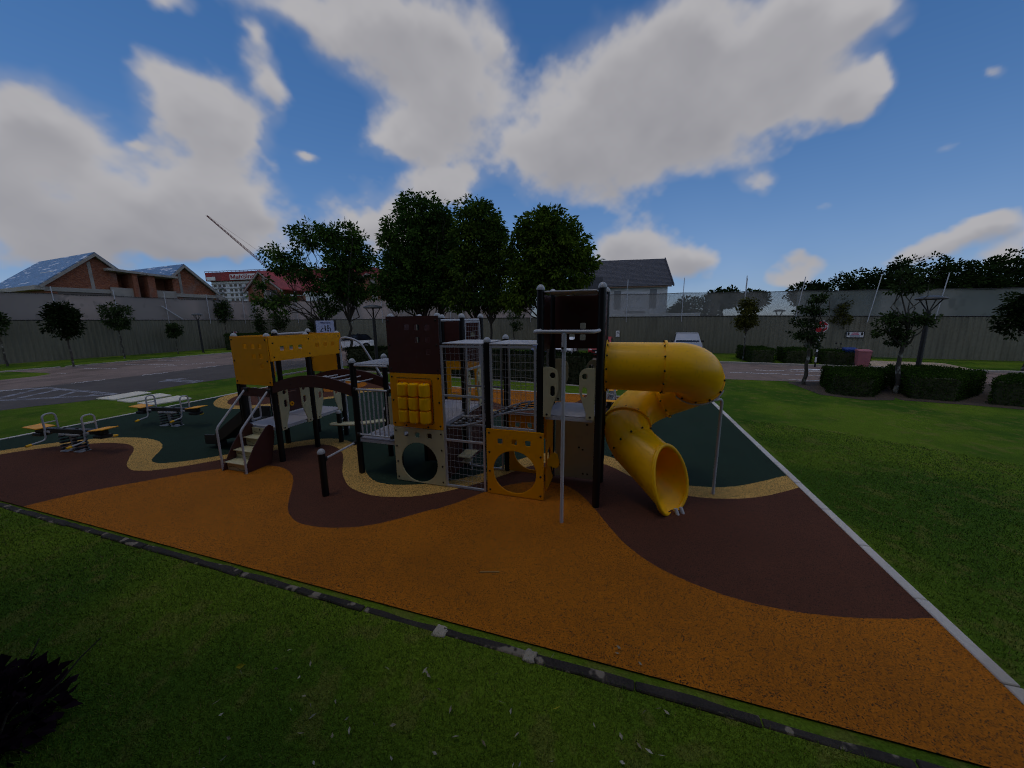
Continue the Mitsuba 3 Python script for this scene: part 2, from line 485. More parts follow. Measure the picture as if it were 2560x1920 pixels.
scene['mat_bark_pale'] = princ(proc(bark), 0.9)
scene['mat_bark'] = princ(proc(bark_dark), 0.9)
leaf = {'type': 'mesh_attribute', 'name': 'vertex_color'}
scene['mat_leaf'] = {'type': 'principledthin', 'base_color': leaf, 'roughness': 0.42, 'diff_trans': 0.35, 'spec_trans': 0.0}
scene['mat_purple_leaf'] = {'type': 'principledthin', 'base_color': leaf, 'roughness': 0.35, 'diff_trans': 0.2, 'spec_trans': 0.0}
scene['mat_soil'] = princ(proc(concrete((0.055, 0.040, 0.028), 0.4, 0.4, (0.02, 0.016, 0.012))), 0.95)
for k, c, mt in (('white', (0.70, 0.71, 0.74), 0.0), ('silver', (0.36, 0.38, 0.42), 0.4), ('red', (0.36, 0.012, 0.018), 0.0), ('blue', (0.10, 0.15, 0.33), 0.2)):
    scene['mat_car_' + k] = princ(c, 0.3, mt, clearcoat=0.8, clearcoat_gloss=0.9)
scene['mat_carglass'] = princ((0.012, 0.014, 0.020), 0.06, spec=0.7)
scene['mat_tyre'] = princ((0.014, 0.014, 0.014), 0.8)
scene['mat_rim'] = princ((0.35, 0.36, 0.38), 0.35, 0.6)
scene['mat_headlight'] = princ((0.62, 0.64, 0.68), 0.15, 0.2)
scene['mat_taillight'] = princ((0.30, 0.012, 0.012), 0.25)
scene['mat_bin_blue'] = princ((0.008, 0.040, 0.21), 0.42)
scene['mat_bin_pink'] = princ(proc(board((0.34, 0.115, 0.130), 0.1)), 0.5)
scene['mat_lamp_dish'] = princ((0.045, 0.052, 0.056), 0.5)
scene['mat_dryleaf'] = {'type': 'principledthin', 'base_color': leaf, 'roughness': 0.7, 'diff_trans': 0.15, 'spec_trans': 0.0}
scene['mat_crane'] = princ((0.16, 0.05, 0.055), 0.6)
ORANGE = [(-5.42,-2.77),(-5.38,-2.63),(-5.34,-2.49),(-5.28,-2.36),(-5.22,-2.24),(-5.15,-2.12),(-5.07,-2.0),(-4.99,-1.89),(-4.9,-1.77),(-4.81,-1.66),(-4.72,-1.55),(-4.63,-1.45),(-4.54,-1.34),(-4.45,-1.23),(-4.36,-1.13),(-4.27,-1.02),(-4.17,-0.92),(-4.07,-0.83),(-3.97,-0.74),(-3.86,-0.65),(-3.75,-0.56),(-3.63,-0.49),(-3.51,-0.41),(-3.38,-0.35),(-3.25,-0.29),(-3.11,-0.25),(-2.97,-0.22),(-2.84,-0.21),(-2.7,-0.21),(-2.57,-0.24),(-2.44,-0.28),(-2.31,-0.33),(-2.19,-0.4),(-2.07,-0.47),(-1.96,-0.56),(-1.85,-0.65),(-1.75,-0.75),(-1.64,-0.86),(-1.54,-0.96),(-1.44,-1.07),(-1.34,-1.17),(-1.24,-1.27),(-1.14,-1.37),(-1.03,-1.46),(-0.92,-1.54),(-0.81,-1.6),(-0.69,-1.66),(-0.56,-1.7),(-0.43,-1.72),(-0.29,-1.72),(-0.14,-1.71),(0.01,-1.68),(0.15,-1.64),(0.29,-1.59),(0.42,-1.53),(0.54,-1.45),(0.64,-1.38),(0.73,-1.29),(0.84,-1.19),(0.95,-1.07),(1.06,-0.95),(1.16,-0.84),(1.22,-0.77),(1.23,-0.76),(1.22,-0.8),(1.24,-0.79),(1.3,-0.72),(1.39,-0.61),(1.49,-0.48),(1.57,-0.36),(1.65,-0.23),(1.72,-0.11),(1.8,0.0),(1.88,0.12),(1.97,0.23),(2.07,0.33),(2.19,0.43),(2.31,0.52),(2.44,0.59),(2.57,0.65),(2.7,0.69),(2.83,0.7),(2.95,0.69),(3.07,0.65),(3.18,0.59),(3.28,0.51),(3.38,0.41),(3.47,0.29),(3.55,0.17),(3.63,0.04),(3.71,-0.09),(3.78,-0.22),(3.85,-0.35),(3.92,-0.47),(3.99,-0.59),(4.06,-0.7),(4.13,-0.81),(4.22,-0.91),(4.31,-1.01),(4.41,-1.1),(4.52,-1.18),(4.64,-1.25),(4.77,-1.31),(4.91,-1.37),(5.05,-1.41),(5.19,-1.45),(5.33,-1.47),(5.47,-1.49),(5.61,-1.49),(5.75,-1.49),(5.89,-1.48),(6.02,-1.46),(6.16,-1.44),(6.3,-1.41),(6.43,-1.38),(6.57,-1.34),(6.7,-1.3),(6.84,-1.26),(6.97,-1.21),(7.11,-1.17)]
TANLOW = [(-9.78,-1.53),(-9.71,-1.38),(-9.63,-1.24),(-9.53,-1.1),(-9.42,-0.97),(-9.29,-0.84),(-9.15,-0.72),(-9.0,-0.61),(-8.84,-0.52),(-8.68,-0.43),(-8.51,-0.36),(-8.33,-0.3),(-8.15,-0.26),(-7.98,-0.24),(-7.8,-0.23),(-7.63,-0.24),(-7.47,-0.28),(-7.31,-0.33),(-7.15,-0.4),(-7.0,-0.48),(-6.85,-0.57),(-6.7,-0.67),(-6.55,-0.77),(-6.39,-0.86),(-6.24,-0.95),(-6.08,-1.04),(-5.92,-1.11),(-5.76,-1.16),(-5.6,-1.2),(-5.45,-1.2),(-5.3,-1.17),(-5.15,-1.11),(-5.01,-1.01),(-4.87,-0.89),(-4.74,-0.76),(-4.61,-0.61),(-4.49,-0.45),(-4.37,-0.3),(-4.26,-0.16),(-4.16,-0.02),(-4.05,0.11),(-3.95,0.24),(-3.84,0.37),(-3.73,0.5),(-3.62,0.64),(-3.5,0.77),(-3.37,0.9),(-3.24,1.01),(-3.09,1.09),(-2.93,1.13),(-2.77,1.13),(-2.6,1.1),(-2.43,1.04),(-2.28,0.96),(-2.13,0.86),(-1.99,0.75),(-1.87,0.63),(-1.74,0.5),(-1.63,0.37),(-1.51,0.23),(-1.39,0.1),(-1.27,-0.04),(-1.14,-0.16),(-1.0,-0.28),(-0.86,-0.39),(-0.72,-0.49),(-0.56,-0.57),(-0.4,-0.62),(-0.23,-0.66),(-0.06,-0.68),(0.11,-0.67),(0.28,-0.64),(0.45,-0.6),(0.62,-0.53),(0.77,-0.45),(0.92,-0.35),(1.06,-0.24),(1.19,-0.12),(1.32,0.01),(1.44,0.14),(1.55,0.27),(1.66,0.41),(1.76,0.55),(1.86,0.69),(1.95,0.83),(2.04,0.98),(2.14,1.12),(2.24,1.26),(2.36,1.4),(2.49,1.52),(2.64,1.63),(2.8,1.73),(2.96,1.8),(3.13,1.86),(3.3,1.88),(3.47,1.88),(3.62,1.85),(3.77,1.78),(3.9,1.68),(4.03,1.55),(4.16,1.42),(4.28,1.29),(4.41,1.16),(4.55,1.05),(4.7,0.96),(4.86,0.89),(5.03,0.86),(5.2,0.84),(5.37,0.84),(5.55,0.87),(5.72,0.91),(5.89,0.96),(6.05,1.03),(6.21,1.11),(6.36,1.2),(6.51,1.3),(6.65,1.41),(6.79,1.52),(6.93,1.63),(7.06,1.74)]
TANUP = [(-10.19,-1.42),(-10.12,-1.24),(-10.03,-1.08),(-9.93,-0.92),(-9.82,-0.77),(-9.69,-0.63),(-9.56,-0.5),(-9.42,-0.38),(-9.28,-0.27),(-9.12,-0.17),(-8.96,-0.09),(-8.8,-0.01),(-8.63,0.06),(-8.46,0.11),(-8.28,0.15),(-8.1,0.18),(-7.93,0.19),(-7.75,0.2),(-7.57,0.19),(-7.39,0.16),(-7.21,0.13),(-7.04,0.07),(-6.87,0.01),(-6.7,-0.08),(-6.54,-0.17),(-6.39,-0.29),(-6.24,-0.41),(-6.1,-0.54),(-5.95,-0.66),(-5.81,-0.75),(-5.66,-0.8),(-5.5,-0.81),(-5.33,-0.76),(-5.16,-0.66),(-5.0,-0.53),(-4.85,-0.39),(-4.74,-0.25),(-4.63,-0.11),(-4.52,0.02),(-4.42,0.15),(-4.33,0.29),(-4.24,0.44),(-4.16,0.59),(-4.07,0.74),(-3.96,0.88),(-3.84,1.02),(-3.71,1.16),(-3.57,1.29),(-3.42,1.4),(-3.26,1.48),(-3.09,1.54),(-2.92,1.57),(-2.74,1.56),(-2.56,1.52),(-2.38,1.46),(-2.21,1.39),(-2.05,1.29),(-1.91,1.19),(-1.77,1.08),(-1.63,0.96),(-1.51,0.83),(-1.38,0.7),(-1.26,0.56),(-1.13,0.42),(-1.01,0.29),(-0.87,0.15),(-0.73,0.03),(-0.58,-0.08),(-0.43,-0.17),(-0.26,-0.23),(-0.09,-0.24),(0.08,-0.23),(0.26,-0.18),(0.43,-0.12),(0.6,-0.04),(0.76,0.06),(0.92,0.16),(1.06,0.27),(1.2,0.4),(1.32,0.53),(1.44,0.67),(1.54,0.82),(1.62,0.97),(1.71,1.13),(1.79,1.29),(1.88,1.45),(1.98,1.61),(2.09,1.75),(2.21,1.9),(2.34,2.02),(2.48,2.14),(2.64,2.24),(2.8,2.31),(2.97,2.37),(3.15,2.39),(3.33,2.39),(3.52,2.36),(3.69,2.3),(3.85,2.22),(3.99,2.1),(4.11,1.96),(4.23,1.81),(4.33,1.66),(4.45,1.52),(4.58,1.41),(4.74,1.33),(4.92,1.28),(5.1,1.26),(5.29,1.26),(5.47,1.28),(5.65,1.32),(5.82,1.38),(5.99,1.46),(6.14,1.55),(6.29,1.66),(6.44,1.77),(6.59,1.88),(6.73,2.0),(6.87,2.11),(7.02,2.22)]
BTAN = [(-11.7,5.18),(-11.7,5.05),(-11.56,4.61),(-11.35,4.24),(-11.09,3.96),(-10.8,3.71),(-10.48,3.49),(-10.14,3.3),(-9.77,3.16),(-9.38,3.08),(-8.99,3.08),(-8.63,3.19),(-8.3,3.4),(-8.01,3.69),(-7.76,4.0),(-7.55,4.32),(-7.35,4.66),(-7.14,4.99),(-6.91,5.31),(-6.69,5.64),(-6.54,5.99),(-6.51,6.4),(-6.42,6.74),(-6.12,6.94),(-5.71,7.01),(-5.31,7.0),(-4.92,6.93),(-4.54,6.82),(-4.16,6.68),(-3.8,6.54),(-3.44,6.38),(-3.08,6.22),(-2.73,6.05),(-2.39,5.88),(-2.04,5.72),(-1.69,5.55),(-1.33,5.4),(-0.97,5.25),(-0.6,5.12),(-0.23,5.01),(0.16,4.91),(0.55,4.84),(0.94,4.79),(1.33,4.76),(1.72,4.77),(2.11,4.8),(2.49,4.87),(2.85,4.98),(3.21,5.12),(3.55,5.3),(3.87,5.53),(4.17,5.79),(4.45,6.08),(4.7,6.4),(4.93,6.74),(5.14,7.09),(5.32,7.45),(5.47,7.81),(5.59,8.17),(5.68,8.52)]
BBROWN = [(-11.67,5.5),(-11.4,5.21),(-11.18,4.9),(-10.97,4.59),(-10.76,4.3),(-10.5,4.02),(-10.19,3.78),(-9.83,3.6),(-9.45,3.51),(-9.09,3.54),(-8.77,3.72),(-8.48,3.99),(-8.22,4.28),(-7.98,4.58),(-7.74,4.87),(-7.51,5.18),(-7.27,5.49),(-7.03,5.82),(-6.86,6.16),(-6.85,6.54),(-6.98,6.94),(-7.04,7.28),(-6.83,7.5),(-6.42,7.61),(-6.0,7.64),(-5.61,7.61),(-5.23,7.54),(-4.87,7.45),(-4.51,7.33),(-4.16,7.21),(-3.81,7.07),(-3.46,6.92),(-3.11,6.76),(-2.76,6.59),(-2.41,6.42),(-2.06,6.25),(-1.71,6.08),(-1.36,5.91),(-1.0,5.76),(-0.64,5.61),(-0.28,5.49),(0.08,5.39),(0.45,5.31),(0.82,5.27),(1.2,5.25),(1.58,5.28),(1.96,5.32),(2.35,5.37),(2.74,5.42),(3.12,5.49),(3.47,5.61),(3.78,5.8),(4.06,6.07),(4.3,6.38),(4.5,6.74),(4.69,7.11),(4.85,7.49),(5.0,7.85),(5.14,8.19),(5.27,8.47)]
BOR1 = [(-11.69,8.91),(-11.38,9.07),(-10.99,8.87),(-10.55,8.43),(-10.07,7.86),(-9.55,7.26),(-9.03,6.74),(-8.51,6.41),(-8.0,6.38),(-7.57,6.68),(-7.36,7.2),(-7.37,7.8),(-7.59,8.35),(-8.01,8.73)]
BOR2 = [(-4.94,8.65),(-4.51,8.17),(-3.97,7.92),(-3.37,7.79),(-2.76,7.7),(-2.17,7.57),(-1.64,7.32),(-1.16,6.98),(-0.69,6.6),(-0.2,6.23),(0.32,5.91),(0.89,5.74),(1.43,5.85),(1.88,6.28),(2.22,6.81),(2.44,7.36),(2.54,7.95),(2.54,8.55)]
# ------------------------------------------------------------------ the playground's own frame: u along its front, v away from the camera
PA = math.radians(18.0)
PM = np.eye(4)
PM[:3, 0] = (math.cos(PA), -math.sin(PA), 0)
PM[:3, 1] = (math.sin(PA), math.cos(PA), 0)
PM[:3, 3] = (-2.2, 6.37, 0)


def W(u, v, z=0.0):
    return (PM @ np.array([u, v, z, 1.0]))[:3]


def pput(name, mesh, bsdf, parent=None, smooth=False, z=0.0, **kw):
    if isinstance(mesh, (list, tuple)):
        mesh = trimesh.util.concatenate(list(mesh))
    M = PM.copy()
    M[2, 3] = z
    return put(name, moved(mesh, M), bsdf, parent, smooth, **kw)


RZ = 0.02     # top of the rubber
YARD = Polygon([(-11.47, -2.70), (7.10, -2.62), (6.93, 8.45), (-11.72, 8.92)])
far_s = [(9.0, -9.0), (-14.0, -9.0)]
orange_f = Polygon([(-5.6, -3.2)] + ORANGE + [(7.6, -1.1)] + far_s).buffer(0)
south = Polygon([(-12.2, -2.3)] + TANLOW + [(7.7, 2.2)] + far_s).buffer(0)                 # all that lies before the tan ribbon
south2 = Polygon([(-12.4, -2.2)] + [p for p in TANUP] + [(7.7, 2.7)] + far_s).buffer(0)
TANL = [(-11.9, -2.6), (-11.0, -2.32), (-10.4, -2.0)] + TANLOW
lo = Polygon([(-13, -2.75)] + [(-11.6, -2.2), (-10.6, -1.98), (-10.0, -1.72)] + TANLOW + [(7.7, 2.25)] + far_s).buffer(0)
hi = Polygon([(-13, -2.3)] + [(-11.6, -1.85), (-10.7, -1.62)] + TANUP + [(7.7, 2.75)] + far_s).buffer(0)
back_t = Polygon(BTAN + [(5.7, 11), (-13, 11), (-12.5, 5.3)]).buffer(0)
back_b = Polygon(BBROWN + [(5.2, 11), (-13, 11), (-12.5, 5.6)]).buffer(0)
back_o = unary_union([Polygon(BOR1).buffer(0), Polygon(BOR2 + [(2.4, 10), (-5, 10)]).buffer(0)])
orange_f = orange_f.intersection(lo)
A_orange = unary_union([orange_f, back_o.intersection(back_b)]).intersection(YARD)
A_brown = unary_union([lo.difference(orange_f), back_b.difference(back_o)]).intersection(YARD)
A_tan = unary_union([hi.difference(lo), back_t.difference(back_b)]).intersection(YARD).difference(A_orange).difference(A_brown)
A_green = YARD.difference(unary_union([A_orange, A_brown, A_tan]))
labels['rubber_floor'] = {'label': 'playground floor of poured rubber in orange, brown, tan and dark green waves', 'category': 'rubber floor', 'kind': 'structure'}
for nm, ar, lab in (('orange_area', A_orange, 'orange rubber areas at the front and back'), ('brown_area', A_brown, 'dark brown rubber areas'),
                    ('tan_band', A_tan, 'tan speckled wavy bands'), ('green_area', A_green, 'dark green rubber area')):
    pput(nm, sheet(ar.buffer(0), RZ), 'mat_' + nm.split('_')[0] + '_rubber', 'rubber_floor', label=lab)

# kerbs: dark mossy stones in front, pale ones along the other three sides
rng = np.random.default_rng(5)
labels['front_kerb'] = {'label': 'dark mossy concrete kerb between the orange rubber and the front lawn', 'category': 'kerb', 'kind': 'structure'}
u = -12.9
while u < 8.3:
    l = 0.902
    z = RZ - 0.002 + rng.uniform(-.010, .006)
    s = rbx(u + .003, u + l - .003, -2.79 + rng.uniform(-.012, .012), -2.705, -0.15, z, 0.012)
    s = s.subdivide().subdivide()
    s.vertices += (meshkit.fbm(s.vertices * 14, 3, 4)[:, None] - .5) * 0.024
    pput('stone', s, 'mat_kerb_dark', 'front_kerb', smooth=40)
    if u > -6:
        m = rbx(u - .055 + rng.uniform(-.02, .02), u + .05 + rng.uniform(-.02, .03), -2.812, -2.70, -0.1, z + .006, 0.012).subdivide().subdivide().subdivide()
        m.vertices += (meshkit.fbm(m.vertices * 19, 3, 9)[:, None] - .5) * 0.05
        if abs(u + 3.77) < .1 or abs(u + 2.87) < .1 or abs(u - 2.54) < .15 or abs(u - 3.45) < .15:
            pput('mortar_joint', m, 'mat_mortar', 'front_kerb', smooth=50)
    u += l


def kerb_row(key, p, q, w, h, mat, lab, step=0.9, world=False):
    if key not in labels:
        labels[key] = {'label': lab, 'category': 'kerb', 'kind': 'structure'}
    p, q = np.array(p, float), np.array(q, float)
    L = np.linalg.norm(q - p)
    n = max(1, int(L / step))
    a = math.atan2(q[1] - p[1], q[0] - p[0])
    for i in range(n):
        s = rbx(.006, L / n - .006, -w / 2, w / 2, -0.2, h + rng.uniform(-.004, .004), 0.008)
        s = moved(s, TR(*(p + (q - p) * i / n), 0, a))
        (put if world else pput)('stone', s, mat, key, smooth=30)


kerb_row('pale_kerb', (7.16, -2.8), (6.985, 8.5), 0.115, RZ + .012, 'mat_kerb_white', 'pale concrete edging along the right, back and left of the rubber floor')
kerb_row('pale_kerb', (-11.53, -2.8), (-11.78, 8.98), 0.10, RZ + .012, 'mat_kerb_white', '')
kerb_row('pale_kerb', (-11.72, 8.97), (6.92, 8.50), 0.10, RZ + .012, 'mat_kerb_white', '')

# ground, roads, markings
put('ground', sheet(sbox(-700, -300, 700, 900), 0.0), 'mat_lawn', label='mown green lawn around the playground and out to the fence', kind='structure', cat='lawn')
ROAD_PALE = Polygon([(-60, -2), (-33.2, 21.7), (-31.7, 24.7), (-30.6, 28.0), (-29.0, 31.0), (-27.2, 35.5), (-26.6, 41.3), (-13.9, 36.4), (10, 27.1), (11.2, 23.9), (17.0, 21.5), (31.0, 15.0), (60, 2),
                    (56, -5), (27, 9.2), (13.5, 15.9), (9.5, 17.2), (2.0, 19.3), (-8.0, 23.2), (-13.5, 24.2), (-15.16, 19.34), (-16.05, 17.3), (-16.2, 15.74), (-16.6, 14.1), (-17.1, 13.45), (-17.8, 12.9), (-24, 4), (-40, -14)])
verge = Polygon([(-28.2, 19.5), (-27.9, 20.7), (-28.1, 21.6), (-29.2, 22.2), (-33.3, 23.1), (-42, 17), (-45, 12), (-34, 14.5)])
ROAD_PALE = ROAD_PALE.difference(verge)
ROAD_DARK = Polygon([(-26, 3), (-23.5, 15.8), (-22.2, 18.6), (-21.3, 21.1), (-20.5, 24.5), (-19.3, 27.2), (-16, 27.6), (-13.5, 24.4), (-15.16, 19.34), (-16.05, 17.3), (-16.2, 15.74), (-16.6, 14.1), (-17.1, 13.45), (-17.8, 12.9), (-24, 4)]).buffer(0).intersection(ROAD_PALE)  # lane in the darker asphalt tone, cut out of the paler road
put('road', sheet(ROAD_PALE.difference(ROAD_DARK), 0.004), 'mat_asphalt_pale', label='brownish grey asphalt road along the fence', kind='structure', cat='road')
put('road', sheet(ROAD_DARK, 0.004), 'mat_asphalt', label='darker grey asphalt lane beside the lawn on the left', kind='structure', cat='road')


def line(a, b, w=0.12):
    return LineString([a, b]).buffer(w / 2, cap_style=2)


labels['road_markings'] = {'label': 'white and faded grey paint lines on the road', 'category': 'road marking', 'kind': 'structure'}
for a, b, w in (((-23.6, 15.9), (-23.0, 16.5), .13), ((-22.54, 18.0), (-22.0, 19.1), .13), ((-21.53, 20.6), (-21.0, 21.65), .13), ((-20.88, 23.6), (-20.4, 24.75), .13), ((-24.5, 24.4), (-22.6, 27.1), .12),
                ((-29.16, 24.2), (-26.43, 23.75), .1), ((-28.57, 26.3), (-24.36, 25.6), .1), ((-28.6, 28.8), (-25.95, 28.5), .1), ((-27.7, 21.6), (-27.2, 21.65), .1),
                ((13.6, 19.75), (19.0, 17.8), .13), ((11.7, 19.05), (19.4, 16.1), .12)):
    put('line', sheet(line(a, b, w), 0.008), 'mat_roadpaint', 'road_markings')
for pl in ([(15.2, 19.62), (16.6, 19.72), (16.5, 20.05), (18.2, 19.15), (16.1, 19.35)], [(12.6, 16.72), (15.4, 15.95), (15.5, 15.55), (12.75, 16.62)]):
    put('arrow', sheet(Polygon(pl).buffer(0), 0.012), 'mat_roadpaint', 'road_markings')
hat = [((-20.56, 14.0), (-17.0, 15.0), .28), ((-22.44, 16.85), (-17.0, 15.05), .26), ((-20.3, 14.2), (-21.1, 16.5), .22), ((-20.95, 13.9), (-22.4, 16.8), .26), ((-19.0, 14.6), (-19.7, 15.95), .2), ((-17.9, 14.8), (-18.1, 15.4), .18),
       ((-24.2, 13.1), (-20.5, 14.05), .28), ((-25.2, 15.6), (-22.4, 16.8), .26)]
put('hatching', sheet(unary_union([line(*h) for h in hat]), 0.008), 'mat_fadedpaint', 'road_markings', label='faded grey hatched triangle')
ar = Polygon([(-18.15, 18.05), (-18.5, 18.95), (-17.7, 19.35), (-17.85, 18.85), (-16.0, 18.35), (-15.9, 17.6), (-17.6, 18.2)]).buffer(0)
put('arrow', sheet(ar, 0.008), 'mat_fadedpaint', 'road_markings', label='faded grey turning arrow')
kerb_row('far_kerb', (11.2, 23.95), (31, 15.1), 0.18, 0.11, 'mat_kerb_far', 'weathered concrete kerb on the far side of the road', 1.5, True)
kerb_row('far_kerb', (-33.0, 22.0), (-31.5, 24.8), 0.18, 0.08, 'mat_kerb_far', '', 1.5, True)
kerb_row('far_kerb', (-31.4, 25.0), (-27.2, 35.5), 0.18, 0.08, 'mat_kerb_far', '', 1.5, True)
kerb_row('far_kerb', (-27.0, 36.0), (-26.6, 41.2), 0.18, 0.10, 'mat_kerb_far', '', 1.5, True)
kerb_row('far_kerb', (-26.4, 41.3), (-2, 31.8), 0.18, 0.10, 'mat_kerb_far', '', 1.5, True)
# three pale stepping slabs across the lawn
for i, (P4, lab) in enumerate(((([(-16.79, 14.09), (-16.53, 15.48), (-15.63, 15.21), (-15.71, 13.8)]), 'pale stepping slab nearest the road, leftmost of three in the lawn'),
                               ([(-15.49, 13.66), (-15.09, 15.01), (-14.14, 14.55), (-14.56, 13.31)], 'pale stepping slab in the middle of the three in the lawn'),
                               ([(-14.19, 13.17), (-13.79, 14.45), (-12.73, 13.9), (-13.25, 12.81)], 'cream stepping slab behind the farther seesaw, nearest the playground edge'))):
    put('stepping_slab', ext(Polygon(P4).buffer(-.06).buffer(.06), 0.09, -0.05), 'mat_slabpale', label=lab, cat='paving slab', group='pale stepping slabs in the lawn')
# pale stone edging at the foot of the long dark hedge
kerb_row('hedge_edging', (-8.6, 20.9), (3.6, 15.35), 0.12, 0.035, 'mat_kerb_far', 'pale stone edging at the foot of the long dark hedge', 1.2, True)

# turf: single blades where the lawn is near enough to tell them
def blades(n, region, seed, hmin, hmax, wd, near, far_, key=None):
    r = np.random.default_rng(seed)
    x0, y0, x1, y1 = region
    x, y = r.uniform(x0, x1, n), r.uniform(y0, y1, n)
    q = np.linalg.inv(PM) @ np.stack([x, y, 0 * x, 0 * x + 1])
    uu, vv = q[0], q[1]
    dist = np.hypot(np.hypot(x, y), 3.0)
    keep = ((vv < -2.775) | (uu > 7.24)) & (y > 0.9) & (np.abs(x) < 1.6 * y + 2.2) & (r.random(n) < np.clip((near / dist) ** 1.6, 0, 1)) & (dist < far_)
    x, y, dist = x[keep], y[keep], dist[keep]
    m = len(x)
    a = r.uniform(0, 2 * PI, m)
    h = r.uniform(hmin, hmax, m)
    k = wd * (dist / near).clip(1, 3)
    tilt = r.uniform(0.1, 0.9, m) * h
    ta = r.uniform(0, 2 * PI, m)
    b0 = np.stack([x + np.cos(a) * k, y + np.sin(a) * k, 0 * x - .004], 1)
    b1 = np.stack([x - np.cos(a) * k, y - np.sin(a) * k, 0 * x - .004], 1)
    tp = np.stack([x + np.cos(ta) * tilt, y + np.sin(ta) * tilt, h], 1)
    v = np.stack([b0, b1, tp], 1).reshape(-1, 3)
    pa = meshkit.fbm(np.stack([x * .55, y * .55, 0 * x], 1), 4, 0)
    pb = meshkit.fbm(np.stack([x * 4, y * 4, 0 * x], 1), 3, 5)
    g = sstep(.3, .7, pa)[:, None]
    c = (1 - g) * np.array([.046, .105, .007]) + g * np.array([.100, .165, .010])
    dry = (r.random(m) < .05 + .16 * sstep(.55, .75, pb))[:, None]
    c = np.where(dry, [.19, .165, .05], c) * r.uniform(.55, 1.45, m)[:, None]
    return trimesh.Trimesh(v, np.arange(3 * m).reshape(-1, 3), process=False), np.repeat(c, 3, 0)


bm, bc = blades(2300000, (-9, 0.9, 14, 14), 3, .012, .042, .0021, 3.4, 12.5)
put('grass', bm, 'mat_blade', label='short mown grass blades of the front and right lawns', cat='grass', kind='stuff', color=bc)
# ------------------------------------------------------------------ the climbing structure (u, v, z in its own frame)
PS = thing('play_structure', 'large yellow, brown and cream climbing structure with black posts and a tube slide', 'play structure')
PR = 0.057


def post(u, v, h, parent=PS, r=PR, lab=None, base=0.0):
    k = pput('post', moved(trimesh.creation.cylinder(r, h - base, sections=20), TR(u, v, (h + base) / 2)), 'mat_blackpost', parent, smooth=40, **({'label': lab} if lab else {}))
    cap = lathe([(r + .006, -.012), (r + .006, .012), (r * .92, .035), (r * .66, .055), (r * .33, .066), (0, .069)], 20)
    pput('cap', moved(cap, TR(u, v, h)), 'mat_cap', k, smooth=35)
    return k


UA, UB, UC, UD, UE, UF, UG, UH = -3.87, -2.94, -0.86, 0.06, 0.99, 1.88, 2.77, 3.68
PV = 0.05    # the posts stand this far behind the line of the front boards
V1, V2 = 0.93, 1.86
POSTS = [(UA, 0, 2.70), (UB, 0, 2.70), (UA, V1, 2.74), (UB, V1, 2.68), (UA, V2, 2.74), (UB, V2, 2.68), (UC, 0, 2.23), (UC, V1, 2.23), (UD, V1, 3.04), (UD, V2, 3.04), (UE, 0, 3.04), (UE, V1, 3.04), (UE, V2, 3.04), (UD, 0, 3.04),
         (UF, 0, 2.64), (UF, V1, 2.64), (UG, 0, 3.43), (UG, V1, 3.43), (UH, 0, 3.43), (UH, V1, 3.43)]
for p in POSTS:
    post(p[0], p[1] + PV, p[2])


def bolt(parent, plane, at, a, z, r=.019):
    m = trimesh.creation.icosphere(1, r)
    m.vertices *= [1, 1, 1]
    w = (a, at, z) if plane == 'v' else (at, a, z)
    sc_ = np.ones(3)
    sc_[1 if plane == 'v' else 0] = .6
    m.vertices = m.vertices * sc_ + np.array(w)
    pput('bolt', m, 'mat_bolt', parent, smooth=True)


def sq(a, z, s=.092, r=.02):
    return rect(a - s / 2, a + s / 2, z - s / 2, z + s / 2, r)


def panel(name, poly, plane, at, t, mat, bolts=(), face=None, lab=None, parent=PS):
    k = pput(name, slab(poly, t, plane, at), mat, parent, **({'label': lab} if lab else {}))
    f = (at if plane == 'v' else at + t) if face is None else face
    for a, z in bolts:
        bolt(k, plane, f, a, z)
    return k


def corners(a0, a1, z0, z1, n=2, m=.055):
    return [(a, z) for a in (a0 + m, a1 - m) for z in np.linspace(z0 + .07, z1 - .07, n)]


VF = -0.032       # face of the front boards
# left tower: front board with six little windows, side band, boards behind
win = [(-3.475, 2.50), (-3.255, 2.50), (-3.055, 2.50), (-3.255, 2.295), (-3.055, 2.30), (-3.055, 2.095)]
pl = rect(-3.885, -2.852, 1.69, 2.705, .012).difference(unary_union([sq(*w, .095, .015) for w in win]))
panel('yellow_panel', pl, 'v', VF, .02, 'mat_yellow', corners(-3.885, -2.852, 1.69, 2.705, 3, .045), lab='yellow front board of the left tower with six small square windows')
win = [(.305, 2.44), (.525, 2.44), (.75, 2.44), (1.205, 2.44), (1.44, 2.44), (1.67, 2.44)]
pl = rect(.012, 1.95, 2.19, 2.705, .012).difference(unary_union([sq(*w, .095, .018) for w in win]))
panel('yellow_panel', pl, 'u', -2.885, .02, 'mat_yellow', [(.10, 2.56), (.10, 2.27), (.98, 2.60), (.98, 2.27), (1.87, 2.62), (1.87, 2.28)], lab='long yellow side band with a row of six square windows')
panel('yellow_panel', rect(.06, .88, 1.70, 2.70, .012), 'u', UA - .02, .02, 'mat_yellow', lab='yellow board on the far left side of the left tower')
panel('yellow_panel', rect(UA + .02, UB - .02, 1.70, 2.70, .012), 'v', V2 + .03, .02, 'mat_yellow', [(UA + .1, 2.05)], lab='yellow board at the back of the left tower')
pput('top_rail', bar((UA, V1, 2.70), (UA, V2, 2.71), .024, 10), 'mat_silver', PS, smooth=40)


